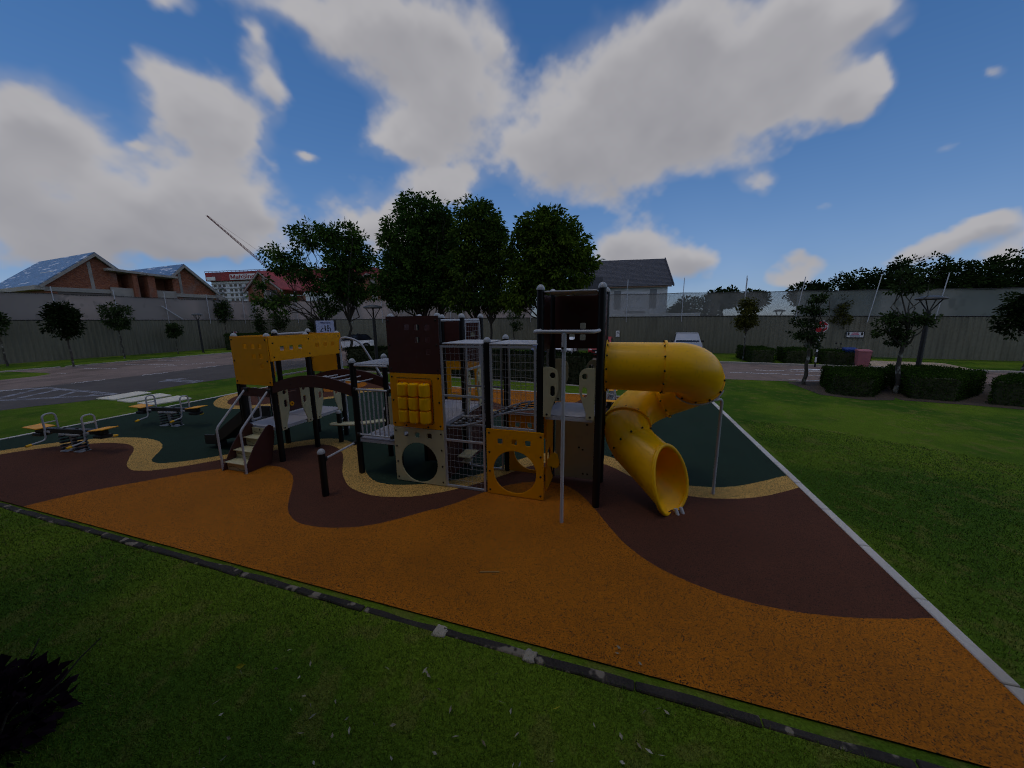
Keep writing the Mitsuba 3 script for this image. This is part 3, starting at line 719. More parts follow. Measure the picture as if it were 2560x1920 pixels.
def wire_panel(plane, at, a0, a1, z0, z1, rails=(), sx=.085, sz=.12, fr=.035, lab='grey wire mesh panel in a tube frame', skew=0.0):
    """square tube frame with a welded wire grid; skew raises its low edge"""
    k = number(PS + '__wire_panel')
    labels[k] = {'label': lab}
    h = fr / 2
    if plane == 'v':
        P = lambda a, z, d=0.0: (a, at + d, z)
        B = lambda A0, A1, Z0, Z1: bx(A0, A1, at - h, at + h, Z0, Z1)
    else:
        P = lambda a, z, d=0.0: (at + d, a, z)
        B = lambda A0, A1, Z0, Z1: bx(at - h, at + h, A0, A1, Z0, Z1)
    pput('frame_tube', B(a0, a0 + fr, z0, z1), 'mat_galv', k)
    pput('frame_tube', B(a1 - fr, a1, z0, z1), 'mat_galv', k)
    for z in (z0, z1 - fr) + tuple(r - h for r in rails):
        pput('frame_tube', B(a0 + fr + .001, a1 - fr - .001, z, z + fr), 'mat_galv', k)
    ms = []
    na, nz = max(2, round((a1 - a0 - fr) / sx)), max(2, round((z1 - z0 - fr) / sz))
    for i in range(1, na):
        a = a0 + h + (a1 - a0 - fr) * i / na
        ms.append(tube([P(a, z0 + fr), P(a, z1 - fr)], .0024, 4, False))
    for i in range(1, nz):
        z = z0 + h + (z1 - z0 - fr) * i / nz
        ms.append(tube([P(a0 + fr, z, .005), P(a1 - fr, z, .005)], .0024, 4, False))
    pput('wire_grid', ms, 'mat_wire', k)
    return k


wire_panel('u', UA - .01, V1 + .07, V2 - .07, 1.70, 2.62, sx=.11, sz=.11, lab='wire mesh window in the left side of the left tower')
panel('brown_panel', rect(UA + .06, UB - .06, 1.44, 1.62, .02), 'v', -.01, .018, 'mat_brown', lab='narrow brown board over the stair entrance')


def maze_panel():
    pl = rect(V1 + .05, V2 - .04, .82, 1.62, .02).difference(unary_union([rect(1.10, 1.20, 1.50, 1.56, .01), rect(1.38, 1.50, 1.53, 1.56, .008), rect(1.43, 1.444, 1.24, 1.44, .004), rect(1.06, 1.30, 1.30, 1.315, .004)]))
    k = panel('maze_panel', pl, 'u', UA + .06, .02, 'mat_brown', lab='brown play panel with slots and round yellow knobs')
    for a, z in ((1.48, 1.17), (1.12, 1.0), (1.70, 1.06)):
        m = moved(lathe([(.02, 0), (.052, 0), (.058, .014), (.052, .03), (.02, .03), (.02, 0)], 16), trimesh.transformations.rotation_matrix(PI / 2, [0, 1, 0]))
        pput('knob', moved(m, TR(UA + .085, a, z)), 'mat_yellow', k, smooth=35)


maze_panel()


def deck(u0, u1, v0, v1, z, t=.075, planks=0, lab='grey perforated deck'):
    k = number(PS + '__deck')
    labels[k] = {'label': lab}
    if planks:
        for i in range(planks):
            a, b = u0 + (u1 - u0) * i / planks, u0 + (u1 - u0) * (i + 1) / planks
            pput('plank', rbx(a + .004, b - .004, v0, v1, z - .03, z, .004), 'mat_deck', k)
    else:
        pput('plate', rbx(u0, u1, v0, v1, z - .02, z, .005), 'mat_deck', k)
    for a in (v0 + .001, v1 - .036):
        pput('edge_channel', rbx(u0, u1, a, a + .035, z - t, z - .031 if planks else z - .021, .004), 'mat_silver', k)
    for a in (u0, u1 - .035):
        pput('edge_channel', rbx(a, a + .035, v0 + .037, v1 - .037, z - t, z - .031 if planks else z - .021, .004), 'mat_silver', k)


deck(UA - .02, UB + .03, .02, V1 - .02, .785, lab='grey deck at the top of the stairs')
deck(UA - .02, UB + .03, V1 + .0, V2 - .02, .785, lab='grey deck in the back of the left tower')
deck(UC + .07, UD - .07, .0, V1 - .03, .775, .085, 6, lab='grey plank deck behind the bar railing')
deck(UD + .02, UE + .02, .03, V2, 1.17, lab='grey deck of the middle tower')
deck(UG + .09, UH - .09, .0, V1 - .02, 1.50, .085, lab='grey deck of the tall tower')


def wing(plane, at, a0, z0, s, h=.78, wd=.235, foot=.125):
    """cream hand-hold board beside an opening; s = +1 widens towards +a"""
    P = [(0, 0), (foot, 0), (foot, .10), (wd * .82, .30), (wd, .44), (wd, h - .13)] + [(wd - .13 + .13 * math.cos(t), h - .13 + .13 * math.sin(t)) for t in np.linspace(.2, PI / 2, 6)] + [(0, h)]
    pl = Polygon(P).difference(unary_union([Point(wd - .085, h - .13).buffer(.044), LineString([(wd - .085, h - .33), (wd - .085, h - .42)]).buffer(.036)]))
    pl = affinity.translate(affinity.scale(pl, s, 1, origin=(0, 0)), a0, z0)
    k = panel('hand_hold', pl, plane, at, .02, 'mat_beige', [(a0 + s * .06, z0 + .045)])
    return k


for z0, h in ((.70, .94),):
    wing('u', -2.895, .085, z0, 1, h)
    wing('u', -2.895, V1 - .065, z0, -1, h)
    wing('u', -2.895, V1 + .065, z0, 1, h)
    wing('u', -2.895, V2 - .065, z0, -1, h)
wing('v', -.03, UG + .06, 1.46, 1, .80)
wing('v', -.03, UH - .06, 1.46, -1, .80)
wing('v', V1 + .01, UG + .06, 1.50, 1, .78)
wing('v', V1 + .01, UH - .06, 1.50, -1, .78)
wing('u', UE + .02, V1 + .07, 1.12, 1, .85)
wing('u', UE + .02, V2 - .07, 1.12, -1, .85)

# stairs with cream treads between curved brown cheeks, tube handrails
ST = PS + '__stairs'
labels[ST] = {'label': 'short flight of cream steps between curved brown sides'}
steps = [(.20, -.655), (.39, -.455), (.585, -.215)]
cheek = Polygon([(-.70, 0), (-.12, 0)] + [(.03, .60), (.03, .80), (-.05, .86), (-.14, .83)] + [(-.30, .66), (-.45, .48), (-.58, .26), (-.67, .08)])
for uu in (-3.68, -3.08):
    pput('cheek', slab(cheek.buffer(.02).buffer(-.02), .022, 'u', uu), 'mat_brown', ST)
prev = 0.0
for i, (z, v) in enumerate(steps + [(.765, .0)]):
    if i < 3:
        pput('tread', rbx(-3.655, -3.082, v, v + .27, z - .02, z, .004), 'mat_beige', ST)
    r0, r1 = prev + .002, z - .022
    rv = v + .05 if i < 3 else -.012
    pput('riser', rbx(-3.652, -3.085, rv, rv + .015, r0, r1, .003), 'mat_beige', ST)
    wv = [(-3.60 + .5 * t, rv - .002, r0 + (r1 - r0) * (.42 + .16 * math.sin(6.5 * t + i))) for t in np.linspace(0, 1, 14)]
    pput('groove', tube(wv, .0045, 5), 'mat_groove', ST)
    prev = z
bolt(ST, 'v', -.014, -3.42, .70)
for uu in (-3.70, -3.04):
    k = number(PS + '__handrail')
    labels[k] = {'label': 'bent grey tube handrail of the stairs'}
    pput('rail', tube(bend([(uu, -.665, 0), (uu, -.665, .90), (uu, .02, 1.60), (uu + .03, .06, 1.60)], .07), .0205, 10), 'mat_silver', k, smooth=60)
    lp = bend([(uu + .05, .03, 1.58), (uu + .05, .03, .90), (uu + .05, .23, .90), (uu + .05, .23, 1.57), (uu + .05, .03, 1.58)], .06)
    pput('loop', tube(lp, .019, 10), 'mat_silver', k, smooth=60)
    pput('clamp', rbx(uu - .02, uu + .1, -.03, .05, 1.545, 1.62, .012), 'mat_black', k)

# dark slide on the left side of the left tower
SL = PS + '__straight_slide'
labels[SL] = {'label': 'low dark plastic slide on the left side of the left tower'}
sv0, sv1 = .14, .66
prof = [(-3.90, .80), (-4.15, .79), (-4.75, .42), (-5.15, .20), (-5.50, .17)]
for v0, v1, dz in ((sv0, sv0 + .05, .24), (sv1 - .05, sv1, .24)):
    P = [(u, z - .05) for u, z in prof] + [(u, z + dz * (.75 if i > 2 else 1)) for i, (u, z) in reversed(list(enumerate(prof)))]
    pl = Polygon([(u, z) for u, z in P]).buffer(.03).buffer(-.03)
    pput('side_wall', slab(pl, v1 - v0, 'v', v0, .008), 'mat_black', SL)
pput('bed', upright(ext(Polygon([(u, z - .02) for u, z in prof] + [(u, z) for u, z in reversed(prof)]), sv1 - sv0 - .104), 'v', sv0 + .052), 'mat_black', SL)
pput('foot', rbx(-5.42, -5.30, .30, .50, .0, .13, .01), 'mat_black', SL)
hood = rect(-.03, .20, .78, 1.66, .02)
pput('hood_panel', slab(rect(.0, .20, .74, 1.69, .02), .022, 'u', UA - .075), 'mat_black', SL)
pput('hood_panel', slab(rect(.70, .88, .74, 1.69, .02), .022, 'u', UA - .075), 'mat_black', SL)

# arched ladder between the left tower and the bridge deck
AL = PS + '__arched_ladder'
labels[AL] = {'label': 'overhead ladder with two arched brown beams and grey rungs'}
us = np.linspace(UB + .04, UC - .02, 25)
zt = 1.945 - .20 * ((us + 1.80) / 1.05) ** 2
up_, dn = list(zip(us, zt)), list(zip(us, zt - .235 + .03 * ((us + 1.8) / 1.05) ** 2))
arch = Polygon(up_ + dn[::-1])
for v in (-.015, V1 - .015):
    k = pput('beam', slab(arch, .035, 'v', v), 'mat_brown', AL)
    for uu in np.arange(-2.69, -.95, .31):
        bolt(k, 'v', v, uu, 1.80 - .16 * ((uu + 1.8) / 1.05) ** 2, .014)
for uu in np.arange(-2.69, -.95, .31):
    z = 1.82 - .16 * ((uu + 1.8) / 1.05) ** 2
    pput('rung', bar((uu, .021, z), (uu, V1 - .016, z), .0165, 8), 'mat_silver', AL, smooth=50)

# bridge deck: bar railing, slatted roof, cream boards behind
BR = PS + '__bar_railing'
labels[BR] = {'label': 'grey railing of upright bars in front of the bridge deck'}
for z, r in ((1.725, .02), (.845, .018)):
    pput('rail', bar((UC + .07, -.012, z), (UD - .1, -.012, z), r, 10), 'mat_silver', BR, smooth=50)
    for uu in (UC + .075, UD - .095):
        pput('clamp', rbx(uu - .035, uu + .02, -.045, .03, z - .035, z + .035, .01), 'mat_black', BR)
for uu in np.linspace(UC + .16, UD - .17, 7):
    pput('bar', bar((uu, -.012, .86), (uu, -.012, 1.71), .0135, 8), 'mat_silver', BR, smooth=50)
RF = PS + '__slatted_roof'
labels[RF] = {'label': 'open roof of grey slats over the bridge deck'}
for v in (.0, V1):
    pput('beam', bar((UC + .09, v, 2.175), (UD - .1, v, 2.175), .022, 10), 'mat_silver', RF, smooth=50)
for uu in np.linspace(UC + .11, UD - .06, 12):
    pput('slat', rbx(uu - .019, uu + .019, -.01, V1 + .01, 2.20, 2.216, .003), 'mat_silver', RF)
CP = PS + '__cream_panel'
labels[CP] = {'label': 'cream boards with a large disc at the back of the bridge deck'}
pput('board', slab(rect(UC + .06, UC + .22, .70, 1.38, .02), .02, 'v', V1), 'mat_beige', CP)
pput('board', slab(rect(UD - .30, UD - .06, .74, 1.60, .02), .02, 'v', V1), 'mat_beige', CP)
disc = Point(UD - .42, 1.45).buffer(.25).difference(Point(UD - .42, 1.45).buffer(.075).difference(Point(UD - .42, 1.45).buffer(.05)))
pput('disc', slab(disc, .02, 'v', V1 - .03), 'mat_beige', CP)
# short post with a low rail to the bridge
post(-.81, -.91, .80, lab='short post standing in front of the bridge')
pput('low_rail', bar((-.82, -.83, .66), (-.86, -.06, .68), .019, 10), 'mat_silver', PS, smooth=50)
pput('clamp', rbx(-.85, -.79, -.90, -.80, .62, .70, .012), 'mat_black', PS)
pput('clamp', rbx(-.89, -.83, -.10, -.03, .64, .72, .012), 'mat_black', PS)

# middle tower, front: cream board with a round hole, roller board, brown board
hole = Point(.52, .425).buffer(.378, quad_segs=20)
pl = rect(.015, 1.045, .03, 1.075, .012).difference(unary_union([hole, sq(.28, .95), sq(.51, .95), sq(.76, .95)]))
panel('cream_panel', pl, 'v', VF, .02, 'mat_beige', corners(.015, 1.045, .03, 1.075, 4, .05), lab='cream front board with a large round hole')
frame = rect(.015, 1.045, 1.082, 2.072, .012).difference(rect(.175, .86, 1.19, 1.945, .02))
RB = panel('roller_panel', frame, 'v', VF, .02, 'mat_yellow', corners(.015, 1.045, 1.082, 2.072, 3, .05) + [(.30, 1.115), (.75, 1.115)], lab='yellow front board with nine turning drums')
pput('back_board', slab(rect(.15, .89, 1.15, 1.985, .02), .012, 'v', VF + .045), 'mat_yellow', RB)
pput('lip', slab(rect(.175, .86, 1.885, 1.985, .01), .012, 'v', VF + .021), 'mat_yellow', RB)
for a, b in (((.165, 1.99), (.85, 1.99)), ((.87, 1.97), (.87, 1.185)), ((.165, 1.18), (.85, 1.18))):
    pput('slot', tube([(a[0], VF - .001, a[1]), (b[0], VF - .001, b[1])], .006, 5), 'mat_groove', RB)
for i in range(3):
    pput('axle', bar((.305 + .217 * i, VF - .045, 1.17), (.305 + .217 * i, VF - .045, 1.91), .012, 8), 'mat_galv', RB)
    for j in range(3):
        z0 = 1.20 + .238 * j
        d = lathe([(0, 0), (.07, 0), (.093, .012), (.098, .03), (.098, .20), (.093, .217), (.07, .229), (0, .229)], 22)
        pput('drum', moved(d, TR(.305 + .217 * i, VF - .045, z0)), 'mat_slide', RB, smooth=35)
win = [(.43, 2.875), (.63, 2.87), (.83, 2.865), (.625, 2.66), (.83, 2.66), (.83, 2.46)]
pl = rect(.015, 1.045, 2.079, 3.06, .012).difference(unary_union([sq(*w, .095) for w in win]))
panel('brown_panel', pl, 'v', VF, .02, 'mat_brown', corners(.015, 1.045, 2.079, 3.06, 3, .05), lab='brown board with six square windows at the top of the middle tower')
# its other sides
panel('brown_panel', rect(.08, V1 - .08, 2.08, 3.02, .012), 'u', UD - .02, .02, 'mat_brown', lab='brown board, left side of the middle tower')
panel('brown_panel', rect(V1 + .08, V2 - .08, 2.08, 3.02, .012).difference(sq(1.55, 2.62, .12)), 'u', UD - .02, .02, 'mat_brown', lab='brown board with one window, left side of the middle tower')
panel('brown_panel', rect(UD + .05, UE - .05, 2.08, 3.02, .012).difference(unary_union([sq(.80, 2.66, .10)])), 'v', V2 + .03, .02, 'mat_brown', lab='brown board at the back of the middle tower')
panel('brown_panel', rect(UD + .05, UE - .05, .05, 1.08, .012), 'v', V1 - .01, .02, 'mat_brown', lab='brown board behind the round hole')
panel('brown_panel', rect(.08, V1 - .1, .05, 1.08, .012), 'u', UE - .035, .02, 'mat_brown', lab='brown board beside the wire panel, below the deck')
panel('brown_panel', rect(V1 + .08, V2 - .08, .05, 1.08, .012), 'u', UE - .01, .02, 'mat_brown', lab='low brown board in the back half of the middle tower')
pl = rect(UD + .04, UE - .04, 1.18, 2.06, .012).difference(rect(UD + .17, UE - .17, 1.32, 1.87, .03))
panel('yellow_panel', pl, 'v', V2 + .03, .02, 'mat_yellow', lab='yellow board with a large square opening at the back of the middle tower')
wire_panel('u', UE + .03, V1 + .08, V2 - .09, 1.98, 2.96, sx=.09, sz=.09, lab='wire mesh window high in the right side of the middle tower')
for v0, v1 in ((.06, V1 - .06), (V1 + .06, V2 - .06)):
    pput('top_rail', bar((UE, v0, 2.985), (UE, v1, 2.985), .021, 10), 'mat_silver', PS, smooth=50)

# wire cage between the middle and the tall tower
wire_panel('v', 0.0, 1.045, UF - .06, .0 + .03, 2.57, rails=(1.71, .91), lab='tall wire mesh panel with two cross rails on the front')
wire_panel('v', 0.0, UF + .06, UG - .055, 1.195, 2.575, lab='wire mesh panel above the yellow board with the round hole')
wire_panel('v', V1, UE + .07, UF - .06, .03, 2.57, rails=(1.71, .91), lab='tall wire mesh panel at the back of the cage')
wire_panel('v', V1, UF + .06, UG - .06, 1.20, 2.575, lab='upper wire mesh panel at the back of the cage')
for u0, u1 in ((UE + .10, UF - .062), (UF + .062, UG - .03)):
    pput('roof_sheet', rbx(u0, u1, -.02, V1 - .02, 2.588, 2.612, .006), 'mat_silver', PS, label='flat pale grey roof sheet over the wire cage')
hole2 = Point(2.345, .46).buffer(.375, quad_segs=20)
pl = rect(1.855, 2.845, .03, 1.19, .012).difference(unary_union([hole2, sq(2.10, .985), sq(2.345, .99), sq(2.58, .99)]))
panel('yellow_panel', pl, 'v', VF, .02, 'mat_yellow', corners(1.855, 2.845, .03, 1.19, 4, .05), lab='yellow front board with a large round hole')
pl = rect(1.86, 2.80, .03, 1.19, .012).difference(unary_union([Point(2.40, .47).buffer(.375, quad_segs=20), sq(2.10, .985), sq(2.345, .99), sq(2.58, .99)]))
panel('yellow_panel', pl, 'v', V1 + .02, .02, 'mat_yellow', lab='yellow board with a round hole at the back of the cage')
panel('yellow_panel', rect(.30, V1 - .07, .03, 1.40, .012).difference(Point(.52, .62).buffer(.14)), 'u', UG + .03, .02, 'mat_yellow', lab='yellow board between cage and tall tower')
# rope bridge through the cage
NB = PS + '__net_bridge'
labels[NB] = {'label': 'sagging bridge of two grey tubes and black ropes inside the cage'}
bu = np.linspace(UE + .02, UG - .03, 26)
bz = np.interp(bu, [1.0, 1.23, 1.46, 1.74, 1.93, 2.21, 2.52, 2.75], [1.115, 1.12, 1.165, 1.26, 1.35, 1.455, 1.515, 1.53])
bz = np.convolve(np.pad(bz, 2, 'edge'), np.ones(5) / 5, 'valid')
for v in (.15, .80):
    pput('tube', tube(np.stack([bu, 0 * bu + v, bz], 1), .019, 9), 'mat_silver', NB, smooth=60)
for v in (.31, .475, .64):
    pput('rope', tube(np.stack([bu, 0 * bu + v, bz - .02], 1), .011, 6), 'mat_black', NB, smooth=60)
for i, uu in enumerate(np.linspace(1.12, 2.64, 8)):
    z = np.interp(uu, bu, bz)
    pput('rope', tube([(uu, .15, z - .005), (uu, .475, z - .025), (uu, .80, z - .005)], .013, 6), 'mat_black', NB, smooth=60)
    for v in (.17, .31, .475, .64, .78):
        pput('clamp', rbx(uu - .022, uu + .022, v - .02, v + .02, z - .022, z + .014, .006), 'mat_cap', NB)
CS = PS + '__climbing_steps'
labels[CS] = {'label': 'cream step boards hung inside the wire cage'}
pput('step', rbx(.99 + .08, .99 + .34, .40, .82, .42, .44, .004), 'mat_beige', CS)
pput('step', rbx(.99 + .10, .99 + .26, .50, .72, .27, .29, .004), 'mat_beige', CS)
pput('pole', bar((UE + .2, .80, 0), (UE + .2, .80, 1.1), .017, 8), 'mat_silver', CS, smooth=50)

# tall tower
panel('cream_panel', rect(UG + .08, UH - .06, .06, 1.40, .012), 'v', V1 - .01, .02, 'mat_beige', [(2.93, 1.28), (3.46, 1.17), (3.43, 1.10), (3.29, .66), (3.36, .62), (2.97, .36), (2.945, .29), (3.37, .155), (3.45, .155)], lab='cream climbing board below the tall tower deck')
win = [(3.31, 2.86), (3.125, 2.67), (3.31, 2.665)]
panel('brown_panel', rect(UG + .05, UH - .05, 2.47, 3.37, .012).difference(unary_union([sq(*w, .10) for w in win])), 'v', V1 + .0, .02, 'mat_brown', lab='brown board with square windows at the back of the tall tower')
panel('brown_panel', rect(.10, V1 - .07, 2.47, 3.37, .012), 'u', UG - .03, .02, 'mat_brown', lab='brown board, left side of the tall tower')
win = [(.30, 2.66), (.30, 2.86), (.30, 3.06), (.52, 2.66), (.52, 2.86), (.74, 2.66)]
panel('brown_panel', rect(.10, V1 - .07, 2.47, 3.37, .012).difference(unary_union([sq(*w, .10) for w in win])), 'u', UH + .01, .02, 'mat_brown', lab='brown board with windows above the tube slide')
pput('roof_sheet', rbx(UG + .07, UH - .07, .0, V1 - .02, 3.375, 3.398, .006), 'mat_silver', PS, label='flat grey roof sheet of the tall tower')
pput('sliding_pole', bar((3.24, -.56, 0), (3.24, -.56, 2.80), .0265, 12), 'mat_silver', PS, smooth=50, label='upright grey fireman pole in front of the tall tower')
pput('pole_arm', tube(bend([(UG + .02, -.04, 2.815), (UG + .05, -.56, 2.815), (UH - .05, -.56, 2.815), (UH - .02, -.04, 2.815)], .12, 7), .026, 12), 'mat_silver', PS, smooth=60, label='bent grey arm that carries the fireman pole')
pput('pole_sleeve', bar((3.24, -.56, 2.55), (3.24, -.56, 2.79), .034, 12), 'mat_silver', PS, smooth=50)
bolt(PS, 'v', -.592, 3.225, 2.60, .02)
pr = Polygon([(2.86, .62), (2.95, .74), (2.99, .72), (3.02, .62), (3.02, .54), (2.98, .50), (2.86, .54)]).buffer(.02)
pput('spinner', slab(pr, .02, 'v', .28), 'mat_slide', PS, label='yellow propeller shaped turning toy')
pput('spinner_stem', tube([(2.90, .30, .50), (2.92, .30, .40), (2.96, .30, .33)], .012, 6), 'mat_black', PS)

# yellow tube slide: a falling left-hand helix
L0, HR, Z0, Z1, TURN, L1, FLAT, VC, TRD = .888, .526, 2.23, .379, 321.0, .808, 1.011, .549, .382
TOT = L0 + HR * math.radians(TURN) + L1


def slide_at(s):
    if s < L0:
        u, v = 3.74 + s, VC
    else:
        ph = min((s - L0) / HR, math.radians(TURN))
        u, v = 3.74 + L0 + HR * math.sin(ph), VC + HR - HR * math.cos(ph)
        t = max(0.0, s - L0 - HR * math.radians(TURN))
        u, v = u + t * math.cos(ph), v + t * math.sin(ph)
    g = max(0.0, (s - FLAT) / (TOT - FLAT))
    g = (g * g / .24 if g < .12 else g - .06) / .94
    return np.array([u, v, Z0 + (Z1 - Z0) * g])


SS = np.linspace(0, TOT, 150)
SP = np.array([slide_at(s) for s in SS])
ST_ = np.gradient(SP, axis=0)
ST_ /= np.linalg.norm(ST_, axis=1, keepdims=True)
HX = np.cross(ST_, [0, 0, 1.0])
HX /= np.linalg.norm(HX, axis=1, keepdims=True)
UPV = np.cross(HX, ST_)


def ring(s, r, n=36):
    c, h, u = [np.array([np.interp(s, SS, A[:, k]) for k in range(3)]) for A in (SP, HX, UPV)]
    a = np.arange(n) * 2 * PI / n
    return c + r * (np.sin(a)[:, None] * h + np.cos(a)[:, None] * u)


def loft(rings, close_ends=False):
    n, k = len(rings[0]), len(rings)
    v = np.concatenate(rings)
    f = []
    for i in range(k - 1):
        for j in range(n):
            q = (j + 1) % n
            f += [[i * n + j, i * n + q, (i + 1) * n + q], [i * n + j, (i + 1) * n + q, (i + 1) * n + j]]
    return trimesh.Trimesh(v, f, process=False)


TS = PS + '__tube_slide'
labels[TS] = {'label': 'glossy yellow spiral tube slide bolted to the tall tower'}
ph_s = lambda deg: L0 + HR * math.radians(deg)
seams = [0.0, L0 - .02, ph_s(88), ph_s(176), ph_s(262), ph_s(312)]
for i in range(len(seams)):
    s0 = seams[i]
    s1 = seams[i + 1] if i + 1 < len(seams) else None
    if s1 is not None:
        outs = [ring(s, TRD) for s in np.linspace(s0, s1, 18)]
        ins = [ring(s, TRD - .012) for s in np.linspace(s1, s0, 18)]
        pput('section', loft(outs + ins + [outs[0]]), 'mat_slide', TS, smooth=40)
    else:
        n = 48
        a = np.arange(n) * 2 * PI / n
        end = TOT + .08 - .62 * ((1 + np.cos(a)) / 2) ** 1.25
        c_ = []
        for t in np.linspace(0, 1, 16):
            rr = np.zeros((n, 3))
            for j in range(n):
                s = s0 + (end[j] - s0) * t
                sc = min(s, TOT)
                c, h, u = [np.array([np.interp(sc, SS, A[:, k]) for k in range(3)]) for A in (SP, HX, UPV)]
                c = c + (s - sc) * np.array([np.interp(TOT, SS, ST_[:, k]) for k in range(3)])
                rr[j] = c + TRD * (1 + .06 * t * t) * (math.sin(a[j]) * h + math.cos(a[j]) * u)
            c_.append(rr)
        cen = [r.mean(0) for r in c_]
        inn = [m + (r - m) * ((TRD - .012) / TRD) for r, m in zip(c_, cen)]
        pput('exit_section', loft(c_ + inn[::-1] + [c_[0]]), 'mat_slide', TS, smooth=50, label='flared open end of the tube slide')
        rim = c_[-1]
        pput('exit_rim', tube(rim, .034, 10, closed=True), 'mat_slide', TS, smooth=70)
for i, s in enumerate(seams):
    rr = [ring(s - .018, TRD), ring(s - .018, TRD + .034), ring(s + .018, TRD + .034), ring(s + .018, TRD)]
    if i == len(seams) - 1:
        rr = [ring(s - .005, TRD), ring(s - .005, TRD + .008), ring(s + .005, TRD + .008), ring(s + .005, TRD)]
    k = pput('flange', loft(rr), 'mat_slide', TS, smooth=30)
    for p in ring(s - (.022 if i else -.022), TRD + .02, 12):
        m = trimesh.creation.icosphere(1, .0175)
        m.apply_translation(p)
        pput('bolt', m, 'mat_bolt', TS, smooth=True)
fb = ring(seams[2] + .005, TRD + .045, 48)
pput('support_band', tube(fb[15:31], .014, 8), 'mat_silver', TS, smooth=50, label='pale steel band under the upper bend')
e0 = fb[18]
pput('support_leg', tube(bend([e0 + [-.06, -.02, -.03], e0 + [.10, .12, -.03], e0 * [1, 1, 0] + [.10, .13, 0]], .08, 7), .024, 10), 'mat_silver', TS, smooth=60, label='bent grey support leg of the tube slide')
xe = slide_at(TOT)
pput('exit_foot', tube([(xe[0] - .02, xe[1] + .0, .0), (xe[0] - .06, xe[1] + .03, .10)], .03, 8), 'mat_silver', TS, smooth=50)
pput('exit_foot', tube([(xe[0] + .06, xe[1] + .06, .0), (xe[0] + .02, xe[1] + .09, .10)], .03, 8), 'mat_silver', TS, smooth=50)

# climbing hoop and pole behind the left tower
pput('climbing_hoop', tube(bend([(UB + .10, V2 + .02, 1.55), (UB + .06, V2 + .05, 2.62), (UB + .45, V2 + .30, 2.50), (-1.35, 2.75, 0.0)], .22, 8), .026, 10), 'mat_silver', PS, smooth=60, label='tall bent grey climbing tube behind the left tower')
pput('pole', tube(bend([(-3.16, 2.25, 1.75), (-3.16, 2.25, .05), (-3.36, 2.15, .03)], .06), .02, 9), 'mat_silver', PS, smooth=60)
# cream bench between two short posts behind the bridge
BN = PS + '__cream_bench'
labels[BN] = {'label': 'curved cream seat board on two short posts behind the arched ladder'}
post(-2.65, 1.42, .77, BN)
post(-1.72, 2.02, .77, BN)
c0, c1 = np.array([-2.72, 1.36]), np.array([-1.66, 2.08])
mid = (c0 + c1) / 2 + np.array([.16, -.24])
cv = [(1 - t) ** 2 * c0 + 2 * t * (1 - t) * mid + t * t * c1 for t in np.linspace(0, 1, 14)]
pput('seat_board', ext(LineString(cv).buffer(.13), .03, .48), 'mat_beige', BN)
pput('rod', bar((-3.1, 2.2, .50), (-2.72, 1.42, .50), .011, 6), 'mat_silver', BN)
pput('rod', bar((-1.66, 2.08, .50), (-1.40, 2.28, .56), .011, 6), 'mat_silver', BN)
for x, y in ((-1.80, 1.80), (-1.55, 1.98), (-1.32, 2.22)):
    pput('foot_pad', moved(lathe([(0, 0), (.10, 0), (.11, .02), (.09, .06), (0, .07)], 14), TR(x, y, .22)), 'mat_slide', BN, smooth=40)
    pput('pad_stem', bar((x, y, 0), (x, y, .22), .022, 8), 'mat_black', BN)
# ------------------------------------------------------------------ spring seesaws


def coil(r, h, turns, w, n=90):
    t = np.linspace(0, 1, n)
    return tube(np.stack([r * np.cos(t * turns * 2 * PI), r * np.sin(t * turns * 2 * PI), t * h], 1), w, 7)


